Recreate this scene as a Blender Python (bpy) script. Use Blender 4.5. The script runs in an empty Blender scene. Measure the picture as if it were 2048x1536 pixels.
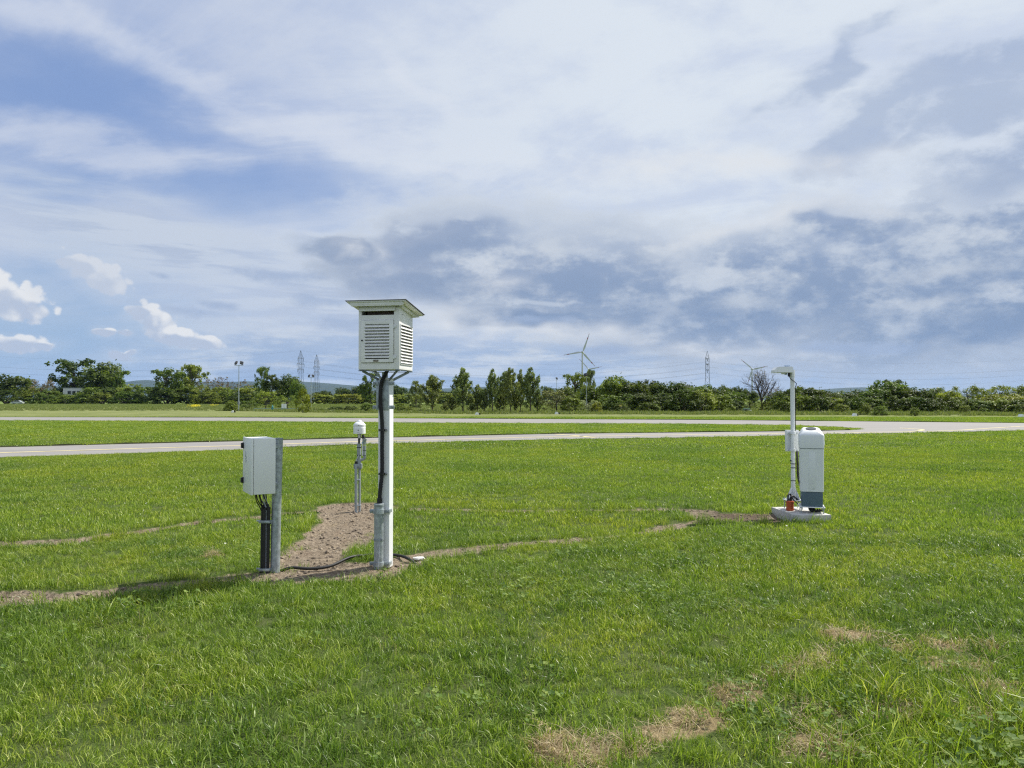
import bpy, bmesh, math, random
import numpy as np
from mathutils import Vector, Matrix, Euler

scene = bpy.context.scene
COL = scene.collection
R = math.radians
PI = math.pi

# ------------------------------------------------------------------ camera
F_PX, CX, CY, HOR, CAM_H = 1539.0, 1024.0, 768.0, 800.0, 1.65
PITCH = math.atan((HOR - CY) / F_PX)
cam_d = bpy.data.cameras.new('camera')
cam_d.sensor_width = 36.0
cam_d.lens = F_PX / 2048.0 * 36.0
cam_d.clip_start = 0.1
cam_d.clip_end = 40000
cam = bpy.data.objects.new('camera', cam_d)
COL.objects.link(cam)
cam.location = (0, 0, CAM_H)
cam.rotation_euler = (PI / 2 + PITCH, 0, 0)
scene.camera = cam
scene.render.resolution_x, scene.render.resolution_y = 1024, 768

SUN_EL, SUN_AZ = R(50), R(57)         # azimuth measured from +Y towards +X
SKY_STRENGTH = 0.1
vs = scene.view_settings
vs.view_transform = 'Standard'
vs.look = 'None'
vs.exposure = 0.42
vs.gamma = 1.0
vs.use_curve_mapping = False
cy = scene.cycles
cy.max_bounces = 6
cy.diffuse_bounces = 2
cy.glossy_bounces = 2
cy.transmission_bounces = 3
cy.transparent_max_bounces = 6
cy.volume_bounces = 0
cy.use_denoising = False
cy.filter_width = 1.25
cy.sample_clamp_indirect = 6.0

sun_dir = Vector((math.sin(SUN_AZ) * math.cos(SUN_EL), math.cos(SUN_AZ) * math.cos(SUN_EL), math.sin(SUN_EL)))
sl = bpy.data.lights.new('sun', 'SUN')
sl.energy = 5.0
sl.angle = R(0.6)
sl.color = (1.0, 0.95, 0.86)
so = bpy.data.objects.new('sun', sl)
so.rotation_euler = (-sun_dir).to_track_quat('-Z', 'Y').to_euler()
so.location = (30, 20, 60)
COL.objects.link(so)


def ray(px, py):
    x = (px - CX) / F_PX
    y = (CY - py) / F_PX
    c, s = math.cos(PITCH), math.sin(PITCH)
    return Vector((x, c - y * s, s + y * c))


def G(px, py, z=0.0):
    d = ray(px, py)
    t = (z - CAM_H) / d.z
    return Vector((d.x * t, d.y * t, z))


def P(px, py, D):
    d = ray(px, py)
    t = D / d.y
    return Vector((d.x * t, D, CAM_H + d.z * t))


# ------------------------------------------------------------------ world
class S:
    """a socket with arithmetic"""
    nt = None

    def __init__(self, s): self.s = s

    @staticmethod
    def plug(node, i, v):
        if isinstance(v, S):
            S.nt.links.new(v.s, node.inputs[i])
        else:
            node.inputs[i].default_value = v

    @staticmethod
    def m(op, a, b=None, c=None, clamp=False):
        n = S.nt.nodes.new('ShaderNodeMath')
        n.operation = op
        n.use_clamp = clamp
        S.plug(n, 0, a)
        if b is not None: S.plug(n, 1, b)
        if c is not None: S.plug(n, 2, c)
        return S(n.outputs[0])

    def __add__(s, o): return S.m('ADD', s, o)
    __radd__ = __add__
    def __sub__(s, o): return S.m('SUBTRACT', s, o)
    def __rsub__(s, o): return S.m('SUBTRACT', o, s)
    def __mul__(s, o): return S.m('MULTIPLY', s, o)
    __rmul__ = __mul__
    def __truediv__(s, o): return S.m('DIVIDE', s, o)


def smx(a, b): return S.m('MAXIMUM', a, b)
def smn(a, b): return S.m('MINIMUM', a, b)
def sst(v, lo, hi):
    n = S.nt.nodes.new('ShaderNodeMapRange')
    n.interpolation_type = 'SMOOTHSTEP'
    n.inputs['From Min'].default_value = lo
    n.inputs['From Max'].default_value = hi
    S.plug(n, 0, v)
    return S(n.outputs[0])
def lin(v, lo, hi, a=0.0, b=1.0):
    n = S.nt.nodes.new('ShaderNodeMapRange')
    n.inputs['From Min'].default_value = lo
    n.inputs['From Max'].default_value = hi
    n.inputs['To Min'].default_value = a
    n.inputs['To Max'].default_value = b
    S.plug(n, 0, v)
    return S(n.outputs[0])
def cmb(x, y, z):
    n = S.nt.nodes.new('ShaderNodeCombineXYZ')
    for i, v in enumerate((x, y, z)): S.plug(n, i, v)
    return S(n.outputs[0])
def noi(vec, scale, detail=5.0, rough=0.55, dist=0.0, lac=2.0):
    n = S.nt.nodes.new('ShaderNodeTexNoise')
    S.plug(n, 'Vector', vec)
    n.inputs['Scale'].default_value = scale
    n.inputs['Detail'].default_value = detail
    n.inputs['Roughness'].default_value = rough
    n.inputs['Distortion'].default_value = dist
    n.inputs['Lacunarity'].default_value = lac
    return S(n.outputs[0])
def mixc(f, a, b, mode='MIX'):
    n = S.nt.nodes.new('ShaderNodeMix')
    n.data_type = 'RGBA'
    n.blend_type = mode
    n.clamp_factor = True
    S.plug(n, 0, f)
    S.plug(n, 6, a if isinstance(a, S) else (*a, 1.0))
    S.plug(n, 7, b if isinstance(b, S) else (*b, 1.0))
    return S(n.outputs[2])


def build_world():
    w = bpy.data.worlds.new('World')
    scene.world = w
    w.use_nodes = True
    nt = w.node_tree
    S.nt = nt
    nt.nodes.clear()
    out = nt.nodes.new('ShaderNodeOutputWorld')
    bg = nt.nodes.new('ShaderNodeBackground')
    bg.inputs[1].default_value = SKY_STRENGTH
    nt.links.new(bg.outputs[0], out.inputs[0])
    sky = nt.nodes.new('ShaderNodeTexSky')
    sky.sky_type = 'NISHITA'
    sky.sun_disc = False
    sky.sun_elevation = SUN_EL
    sky.sun_rotation = SUN_AZ
    sky.altitude = 100
    sky.air_density = 1.0
    sky.dust_density = 1.2
    sky.ozone_density = 1.6
    tc = nt.nodes.new('ShaderNodeTexCoord')
    sp = nt.nodes.new('ShaderNodeSeparateXYZ')
    nt.links.new(tc.outputs['Generated'], sp.inputs[0])
    x, y, z = S(sp.outputs[0]), S(sp.outputs[1]), S(sp.outputs[2])
    az = S.m('ARCTAN2', x, y)
    el = S.m('ARCSINE', smx(smn(z, 1.0), -1.0))
    zc = smx(z, 0.0)
    K = 0.765 / SKY_STRENGTH      # cloud and sky colours below are picture values before the exposure
    def c(r, g, b): return (r * K, g * K, b * K)
    def srgb(r, g, b):
        f = lambda v: ((v / 255 + 0.055) / 1.055) ** 2.4
        return c(f(r), f(g), f(b))
    q = cmb(x, y, z * 2.2)
    ql = cmb(x, y, z * 4.5)
    pl = cmb(x / (zc + 0.22), y / (zc + 0.22), 0.0)
    # one warp shared by the soft edges
    w1 = noi(q, 5.0, 4.0, 0.6) - 0.5
    w2 = noi(cmb(x + 7.3, y, z * 2.2), 5.0, 3.0, 0.6) - 0.5
    VW = {}
    def wvec(warp):
        if warp not in VW:
            VW[warp] = cmb(az, el, 1.0) if not warp else cmb(az + w1 * warp, el + w2 * (warp * 0.6), 1.0)
        return VW[warp]
    def dot(v, c3):
        n = nt.nodes.new('ShaderNodeVectorMath')
        n.operation = 'DOT_PRODUCT'
        nt.links.new(v.s, n.inputs[0])
        n.inputs[1].default_value = c3
        return S(n.outputs['Value'])
    def dist2(px, py, rx, ry, rot=0.0, warp=0.0):
        v = wvec(warp)
        d = ray(px, py).normalized()
        a0, e0 = math.atan2(d.x, d.y), math.asin(d.z)
        ca_, sa_ = math.cos(R(rot)), math.sin(R(rot))
        kx, ky = F_PX / rx, F_PX / ry
        u = dot(v, (ca_ * kx, sa_ * kx, -(a0 * ca_ + e0 * sa_) * kx))
        w_ = dot(v, (-sa_ * ky, ca_ * ky, -(e0 * ca_ - a0 * sa_) * ky))
        return S.m('MULTIPLY_ADD', w_, w_, u * u)
    def dist(*a, warp=0.0):
        return S.m('SQRT', dist2(*a, warp=warp))
    def blob(*a, warp=0.0):
        return 1.0 - dist(*a, warp=warp)
    def union(bl, warp=0.0):
        r = None
        for b in bl:
            v = dist2(*b, warp=warp)
            r = v if r is None else smn(r, v)
        return 1.0 - S.m('SQRT', r)
    base = mixc(0.75, S(sky.outputs[0]), srgb(132, 158, 207))
    base = mixc(sst(el, 0.30, 0.04), base, srgb(158, 184, 214))
    # shared cloud noise
    n_c = noi(q, 7.0, 5.0, 0.60)
    n_c2 = noi(cmb(x + 3.7, y, z * 1.8), 19.0, 6.0, 0.62)
    n_st = noi(cmb((x / (zc + 0.22)) * 0.9 + (y / (zc + 0.22)) * 0.35, (y / (zc + 0.22)) * 1.5, 3.1), 1.5, 7.0, 0.60, 0.9)
    n_big = noi(q, 2.2, 2.0, 0.5)
    nmix = (n_c - 0.5) * 2.3 + (n_c2 - 0.5) * 1.1
    # ---- thin high veil, streaked
    gaps = 1.0 - smn(smn(dist(60, 195, 560, 150, -7, warp=.16), dist(430, 352, 560, 80, -3, warp=.12) * 0.92 + 0.08), dist(60, 640, 380, 120, -6, warp=.2) * 0.85 + 0.15)
    gaps = sst(gaps, -0.45, 1.0)
    streaks = union([(330, 120, 330, 50, -22), (200, 285, 330, 46, 0), (845, 165, 140, 24, -34), (650, 262, 430, 66, -8), (880, 343, 170, 18, -8), (60, 20, 260, 60, 0)], warp=.16)
    streaks = sst(streaks + (n_st - 0.5) * 1.5 + (n_c2 - 0.5) * 0.7, -0.1, 0.9)
    right = sst(az, -0.5, 0.1)
    va = 0.62 + (n_st - 0.5) * 1.15 + (n_c - 0.5) * 0.5 + right * 0.38 + streaks * 0.50 - gaps * 0.84
    va = sst(va, -0.35, 1.05)
    bright = sst(az + el * 0.5 + (n_big - 0.5) * 0.5, -0.40, 0.42)
    veil = mixc(bright, srgb(198, 207, 225), srgb(220, 228, 237))
    veil = mixc(sst(n_st + (n_c - 0.5) * 0.6 + (n_c2 - 0.5) * 0.25, 0.62, 0.34) * 0.55, veil, srgb(190, 202, 226))
    veil = mixc(streaks * 0.35, veil, srgb(222, 227, 236))
    colr = mixc(va * 0.97, base, veil)
    # ---- rippled grey sheet, low left
    n_rip = noi(cmb(x * 0.8 + z * 1.4, y * 0.8, z * 7.0), 9.0, 6.0, 0.62)
    sheet = union([(300, 490, 520, 115, -8), (720, 610, 480, 120, -4)], warp=.15)
    sa = sst(sheet + (n_rip - 0.5) * 1.6, 0.0, 0.9)
    colr = mixc(sa * 0.75, colr, srgb(198, 208, 222))
    colr = mixc(sa * sst(n_rip, 0.54, 0.38) * 0.65, colr, srgb(166, 181, 207))
    # ---- low banded cloud to the horizon
    n_low = noi(cmb(x, y, z * 7.0), 7.0, 6.0, 0.60)
    lowm = sst(el, 0.120, 0.055) * sst(az, -0.55, -0.30)
    lowc = mixc(sst(n_low + (n_c2 - 0.5) * 0.35, 0.42, 0.62), srgb(160, 180, 209), srgb(205, 213, 223))
    lowc = mixc(sst(az, 0.10, 0.55) * 0.8, lowc, srgb(158, 178, 207))
    lowc = mixc(sst(el, 0.030, 0.0), lowc, srgb(172, 192, 217))
    colr = mixc(lowm * 0.85, colr, lowc)
    # ---- grey cumulus bank
    BK = [(880, 500, 260, 72, 6), (1170, 545, 420, 112, -6), (1380, 590, 420, 98, -4), (1600, 560, 440, 128, 6),
                  (1690, 450, 150, 58, 8), (1960, 520, 430, 175, 12), (2400, 480, 520, 230, 0), (700, 500, 130, 36, -6),
                  (1080, 640, 170, 22, -2), (930, 560, 260, 52, 0), (2060, 640, 360, 50, 0)]
    bank = union(BK, warp=.14)
    bks = union([(p_[0] + 10, p_[1] - 42, *p_[2:]) for p_ in BK], warp=.14)
    lit = bks - bank
    wisps = union([(1900, 165, 260, 70, 6), (1745, 225, 130, 60, 40), (2065, 295, 150, 66, 14), (1960, 215, 150, 40, 10), (2080, 105, 80, 60, 0), (1640, 135, 170, 30, 25)], warp=.22)
    db = bank * 1.35 + nmix * 0.50 + (n_c2 - 0.5) * 0.85 + 0.10
    ba = sst(db, -0.50, 0.35)
    body = sst(db + (n_c2 - 0.5) * 0.6, -0.38, 0.78)
    lightc = mixc(sst(el, 0.08, 0.22), srgb(203, 209, 217), srgb(213, 221, 231))
    darkc = mixc(sst(el, 0.30, 0.06), srgb(150, 167, 196), srgb(134, 154, 184))
    darkc = mixc(sst(az, 0.05, -0.20) * 0.7, darkc, srgb(160, 172, 193))
    midc = mixc(sst(n_c + (n_c2 - 0.5) * 0.9, 0.40, 0.72), darkc, srgb(184, 195, 211))
    bankc = mixc(body, lightc, midc)
    n_cs = noi(cmb(x + 0.020, y, z * 2.2 + 0.055), 7.0, 4.0, 0.60)
    rel = (n_c - n_cs) + (n_c2 - 0.5) * 0.45
    bankc = mixc(sst(rel, 0.02, 0.26) * 0.50, bankc, srgb(207, 213, 221))
    bankc = mixc(sst(lit + (n_c2 - 0.5) * 0.9 + (n_c - 0.5) * 0.6, 0.02, 0.42) * 0.55, bankc, srgb(205, 213, 224))
    bankc = mixc(sst(lit + (n_c2 - 0.5) * 0.4, 0.0, -0.45) * 0.45, bankc, srgb(128, 149, 181))
    colr = mixc(ba * 0.96, colr, bankc)
    dw = wisps * 1.2 + nmix * 0.7 + (n_c2 - 0.5) * 1.0 + 0.18
    wa = sst(dw, -0.55, 0.9)
    colr = mixc(wa * 0.66, colr, mixc(sst(dw, -0.1, 1.0), srgb(208, 217, 230), srgb(156, 173, 202)))
    # ---- sunlit rims and breaks
    rims = union([(690, 492, 80, 26, -6), (760, 505, 50, 30, 20), (1010, 545, 100, 44, 10), (900, 655, 105, 34, -8), (985, 668, 70, 34, 0),
                  (1230, 668, 110, 28, 0), (1440, 690, 160, 20, -4), (1120, 665, 120, 22, 0), (1460, 322, 330, 34, 0), (1560, 430, 260, 26, 10)], warp=.16)
    soft_r = union([(1860, 545, 130, 17, 0), (1840, 610, 90, 13, 0), (1310, 520, 90, 26, 0), (1120, 490, 110, 30, 0), (1480, 600, 80, 18, 0)], warp=.10)
    colr = mixc(sst(soft_r + nmix * 0.9, -0.4, 1.4) * 0.6, colr, srgb(196, 204, 215))
    ra = sst(rims + nmix * 1.1, -0.3, 1.6)
    colr = mixc(ra * 0.85, colr, srgb(224, 227, 231))
    # ---- little dark scraps
    scr = union([(545, 550, 105, 22, -4), (655, 606, 90, 16, 0), (350, 612, 90, 14, -6), (1065, 641, 90, 12, 0), (430, 604, 70, 10, -6),
                 (320, 557, 26, 9, -10), (690, 655, 80, 22, 0), (1215, 700, 110, 14, 0), (1730, 690, 160, 14, 0)], warp=.06)
    sca = sst(scr + (n_c2 - 0.5) * 2.6, -0.1, 0.9)
    colr = mixc(sca * 0.75, colr, srgb(161, 178, 206))
    # ---- small bright cumulus, left
    CU = [(28, 604, 60, 38, -14), (-20, 588, 54, 42, 0), (32, 686, 54, 17, 0), (78, 690, 24, 9, 0),
                 (318, 646, 34, 32, -30), (350, 674, 58, 22, -8), (405, 684, 40, 15, 0), (280, 622, 26, 18, 20), (252, 666, 18, 8, 0),
                 (208, 664, 20, 9, 0), (240, 712, 22, 9, -20), (258, 706, 14, 8, 20), (168, 535, 46, 22, -18), (212, 560, 42, 30, -30), (130, 524, 20, 9, 0)]
    cum = union(CU, warp=.008)
    cus = union([(p_[0] + 9, p_[1] - 11, *p_[2:]) for p_ in CU], warp=.008)
    n_p = noi(cmb(x + 1.7, y, z * 1.2), 46.0, 4.0, 0.50)
    vvec = cmb(x + (n_p - 0.5) * 0.012, y, z + (n_p - 0.5) * 0.012)
    vo = nt.nodes.new('ShaderNodeTexVoronoi')
    vo.feature = 'F1'
    vo.inputs['Scale'].default_value = 75.0
    S.plug(vo, 'Vector', vvec)
    puff = S(vo.outputs['Distance'])
    dc = cum * 1.35 + (n_p - 0.47) * 1.25 + (0.45 - puff) * 0.9
    ca = sst(dc, -0.02, 0.36)
    n_ps = noi(cmb(x + 1.7 - 0.005, y, z * 1.2 - 0.014), 46.0, 1.0, 0.5)
    shade = sst((n_ps - n_p) * 1.6 + (cum - cus) * 1.6 + cum * 0.25 + (puff - 0.4) * 0.9, -0.30, 0.85)
    greyer = smx(blob(195, 560, 130, 80), 0.0)
    cumc = mixc(shade, srgb(233, 234, 235), srgb(184, 195, 214))
    cumc = mixc(sst(greyer, 0.0, 0.5) * 0.6, cumc, srgb(196, 205, 220))
    soft = sst(cum + nmix * 0.5, -0.9, 0.6)
    colr = mixc(soft * 0.35, colr, srgb(196, 208, 224))
    colr = mixc(ca * 0.93, colr, cumc)
    # ---- below the horizon: ground bounce colour only
    colr = mixc(sst(z, 0.0, -0.02), colr, srgb(120, 135, 110))
    nt.links.new(colr.s, bg.inputs[0])
    w.cycles.sampling_method = 'MANUAL'
    w.cycles.sample_map_resolution = 512


build_world()

# ------------------------------------------------------------------ tagging
def tag(o, label=None, cat=None, group=None, kind=None):
    if label: o['label'] = label
    if cat: o['category'] = cat
    if group: o['group'] = group
    if kind: o['kind'] = kind
    return o


def empty(name, loc, rz=0.0, label=None, cat=None, group=None):
    o = bpy.data.objects.new(name, None)
    o.empty_display_size = 0.1
    COL.objects.link(o)
    o.location = loc
    o.rotation_euler = (0, 0, rz)
    return tag(o, label, cat, group)


def link(name, me, material=None, parent=None):
    o = bpy.data.objects.new(name, me)
    COL.objects.link(o)
    if material is not None and len(me.materials) == 0:
        me.materials.append(material)
    if parent is not None:
        o.parent = parent
    return o


# ------------------------------------------------------------------ materials
def principled(name):
    m = bpy.data.materials.new(name)
    m.use_nodes = True
    S.nt = m.node_tree
    b = m.node_tree.nodes['Principled BSDF']
    return m, b, m.node_tree


def objvec():
    n = S.nt.nodes.new('ShaderNodeTexCoord')
    return S(n.outputs['Object'])


def posvec():
    n = S.nt.nodes.new('ShaderNodeNewGeometry')
    return S(n.outputs['Position'])


def bump(b, h, strength, dist=0.01):
    n = S.nt.nodes.new('ShaderNodeBump')
    n.inputs['Strength'].default_value = strength
    n.inputs['Distance'].default_value = dist
    S.nt.links.new(h.s, n.inputs['Height'])
    S.nt.links.new(n.outputs[0], b.inputs['Normal'])


def paint(name, col, rough=0.45, var=0.08, scale=6.0, metal=0.0, bmp=0.0, dirt=None, dirt_amt=0.0):
    m, b, nt = principled(name)
    v = objvec()
    n = noi(v, scale, 5.0, 0.6)
    dark = tuple(c * (1 - var * 1.6) for c in col)
    lite = tuple(min(1.0, c * (1 + var)) for c in col)
    c = mixc(sst(n, 0.3, 0.7), dark, lite)
    if dirt:
        n2 = noi(v, scale * 0.6, 8.0, 0.7, 0.6)
        c = mixc(sst(n2, 0.52, 0.75) * dirt_amt, c, dirt)
    nt.links.new(c.s, b.inputs['Base Color'])
    r = lin(noi(v, scale * 3, 4.0), 0.3, 0.7, rough * 0.85, min(1, rough * 1.15))
    nt.links.new(r.s, b.inputs['Roughness'])
    b.inputs['Metallic'].default_value = metal
    if bmp:
        bump(b, noi(v, scale * 14, 3.0), bmp, 0.003)
    return m


M = {}
M['white_wood'] = paint('white_painted_wood', (0.84, 0.84, 0.82), 0.42, 0.03, 5, bmp=0.15, dirt=(0.62, 0.61, 0.56), dirt_amt=0.2)
M['white_metal'] = paint('white_powder_coat', (0.80, 0.82, 0.83), 0.38, 0.02, 4, dirt=(0.6, 0.6, 0.57), dirt_amt=0.15)
M['enclosure'] = paint('light_grey_powder_coat', (0.79, 0.81, 0.80), 0.35, 0.02, 3, dirt=(0.6, 0.62, 0.6), dirt_amt=0.2)
M['shield'] = paint('shield_plastic', (0.76, 0.79, 0.80), 0.42, 0.02, 3)
M['base_blue'] = paint('blue_grey_paint', (0.090, 0.140, 0.180), 0.45, 0.05, 5)
M['galv'] = paint('galvanised_steel', (0.40, 0.45, 0.47), 0.50, 0.20, 22, metal=0.55, bmp=0.1, dirt=(0.28, 0.30, 0.30), dirt_amt=0.5)
M['galv_dark'] = paint('dull_galvanised_steel', (0.27, 0.31, 0.33), 0.55, 0.20, 18, metal=0.45, dirt=(0.17, 0.18, 0.18), dirt_amt=0.4)
M['black'] = paint('black_plastic', (0.012, 0.012, 0.013), 0.55, 0.1, 9, dirt=(0.03, 0.028, 0.026), dirt_amt=0.3)
M['black_line'] = paint('black_print', (0.03, 0.035, 0.035), 0.6, 0.05)
M['dark_hole'] = paint('dark_interior', (0.015, 0.014, 0.014), 0.8, 0.1)
M['inner_shade'] = paint('painted_louvre_shade', (0.10, 0.07, 0.06), 0.7, 0.1)  # dark brown paints in the shade on the louvres behind the slats
M['roof_edge'] = paint('brown_roof_sheet', (0.07, 0.055, 0.05), 0.6, 0.1)
M['orange'] = paint('orange_plastic', (0.46, 0.085, 0.02), 0.5, 0.1, 9, dirt=(0.35, 0.16, 0.08), dirt_amt=0.5)
M['tan_plate'] = paint('tan_plate', (0.36, 0.32, 0.26), 0.5, 0.1)
M['blue_cable'] = paint('pale_blue_cable', (0.25, 0.55, 0.72), 0.5, 0.05)
M['grey_cable'] = paint('grey_cable', (0.42, 0.46, 0.50), 0.5, 0.05)
M['pvc'] = paint('grey_plastic_pipe', (0.30, 0.34, 0.36), 0.42, 0.06, 8, dirt=(0.22, 0.22, 0.2), dirt_amt=0.4)
M['concrete'] = paint('concrete', (0.50, 0.49, 0.46), 0.85, 0.12, 14, bmp=0.6, dirt=(0.22, 0.2, 0.17), dirt_amt=0.6)
M['white_stone'] = paint('white_stone', (0.72, 0.71, 0.68), 0.8, 0.1, 30, bmp=0.5)
M['glass'] = paint('dark_window', (0.02, 0.025, 0.03), 0.1, 0.05)
M['lens_blue'] = paint('blue_grey_cover', (0.42, 0.52, 0.68), 0.3, 0.05)
M['lattice'] = paint('weathered_lattice_steel', (0.065, 0.07, 0.075), 0.7, 0.1, 0.3, metal=0.0)
M['turbine'] = paint('turbine_cloud_shaded_white', (0.46, 0.47, 0.49), 0.5, 0.02, 0.05)  # white taken down to grey: cloud shadow on the turbines put into the colour
M['turbine_red'] = paint('turbine_red_band', (0.30, 0.035, 0.03), 0.5, 0.02)
M['silver'] = paint('silver_car_paint', (0.42, 0.45, 0.48), 0.3, 0.02, 1, metal=0.4)
M['tyre'] = paint('tyre_rubber', (0.02, 0.02, 0.02), 0.8, 0.1)
M['teal'] = paint('teal_paint', (0.05, 0.26, 0.27), 0.5, 0.1)
M['rail_teal'] = paint('pale_teal_rail', (0.20, 0.32, 0.32), 0.5, 0.1)
M['yellow_sign'] = paint('yellow_sign', (0.62, 0.50, 0.10), 0.5, 0.05)
M['green_cab'] = paint('pale_green_paint', (0.22, 0.38, 0.28), 0.5, 0.08)
M['bark'] = paint('grey_bark', (0.085, 0.07, 0.055), 0.9, 0.25, 8, bmp=0.4)
M['dead_bark'] = paint('dark_dead_bark', (0.075, 0.062, 0.052), 0.9, 0.25, 8, bmp=0.4)
M['wall_white'] = paint('white_render', (0.62, 0.64, 0.66), 0.8, 0.05, 0.8, dirt=(0.45, 0.45, 0.44), dirt_amt=0.4)


def leaf_material(name, use_obj_color=False, stops=None, trans=0.35, rough=0.5, spatial=None):
    m, b, nt = principled(name)
    at = nt.nodes.new('ShaderNodeAttribute')
    at.attribute_name = 'rnd'
    rnd = S(at.outputs['Fac'])
    if use_obj_color:
        oi = nt.nodes.new('ShaderNodeObjectInfo')
        base = S(oi.outputs['Color'])
        ob = objvec()
        n = noi(ob, 4.0, 4.0)
        f = rnd * 0.55 + n * 0.45
        dark = mixc(1.0, base, (0.48, 0.54, 0.50), 'MULTIPLY')
        lite = mixc(1.0, base, (1.60, 1.48, 1.15), 'MULTIPLY')
        c = mixc(sst(f, 0.22, 0.75), dark, lite)
    else:
        cr = nt.nodes.new('ShaderNodeValToRGB')
        els = cr.color_ramp.elements
        for i, (p, cc) in enumerate(stops):
            e = els[i] if i < 2 else els.new(p)
            e.position = p
            e.color = (*cc, 1)
        nt.links.new(rnd.s, cr.inputs[0])
        c = S(cr.outputs[0])
        if spatial:
            ps = posvec()
            for (sc, lo, hi, colr, amt, mode) in spatial:
                c = mixc(sst(noi(ps, sc, 4.0, 0.6), lo, hi) * amt, c, colr, mode)
    nt.links.new(c.s, b.inputs['Base Color'])
    b.inputs['Roughness'].default_value = rough
    b.inputs['Specular IOR Level'].default_value = 0.3
    tr = nt.nodes.new('ShaderNodeBsdfTranslucent')
    tcol = mixc(1.0, c, (1.25, 1.35, 0.6), 'MULTIPLY')
    nt.links.new(tcol.s, tr.inputs[0])
    mx = nt.nodes.new('ShaderNodeMixShader')
    mx.inputs[0].default_value = trans
    nt.links.new(b.outputs[0], mx.inputs[1])
    nt.links.new(tr.outputs[0], mx.inputs[2])
    nt.links.new(mx.outputs[0], nt.nodes['Material Output'].inputs[0])
    return m


M['leaf'] = leaf_material('tree_foliage', True, trans=0.3, rough=0.55)
GRASS_SPATIAL = [(0.14, 0.42, 0.62, (1.12, 1.04, 0.9), 0.9, 'MULTIPLY'),
                 (0.55, 0.45, 0.66, (1.16, 1.06, 0.9), 0.8, 'MULTIPLY'),
                 (0.30, 0.55, 0.38, (0.66, 0.76, 0.85), 0.8, 'MULTIPLY'),
                 (2.6, 0.52, 0.72, (1.30, 1.10, 1.3), 0.7, 'MULTIPLY'),
                 (1.3, 0.48, 0.34, (0.72, 0.80, 0.9), 0.7, 'MULTIPLY')]
M['grass'] = leaf_material('grass_blades', False, [(0.0, (0.078, 0.140, 0.014)), (0.40, (0.196, 0.292, 0.030)), (0.82, (0.318, 0.415, 0.060)), (1.0, (0.48, 0.53, 0.18))],
                           0.36, 0.38, GRASS_SPATIAL)
M['grass_dark'] = leaf_material('coarse_grass_blades', False, [(0.0, (0.070, 0.130, 0.018)), (0.5, (0.140, 0.228, 0.032)), (1.0, (0.27, 0.36, 0.075))], 0.33, 0.36)
M['weed'] = leaf_material('weed_leaves', False, [(0.0, (0.060, 0.12, 0.020)), (0.6, (0.13, 0.21, 0.038)), (1.0, (0.24, 0.31, 0.06))], 0.3, 0.65)
M['straw'] = leaf_material('dry_straw', False, [(0.0, (0.20, 0.14, 0.075)), (0.5, (0.42, 0.33, 0.19)), (1.0, (0.62, 0.52, 0.34))], 0.25, 0.6)
M['petal'] = leaf_material('white_petals', False, [(0.0, (0.75, 0.75, 0.70)), (1.0, (0.85, 0.85, 0.82))], 0.3, 0.6)
M['yellow_petal'] = leaf_material('yellow_petals', False, [(0.0, (0.55, 0.45, 0.02)), (1.0, (0.65, 0.55, 0.05))], 0.3, 0.6)

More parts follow.
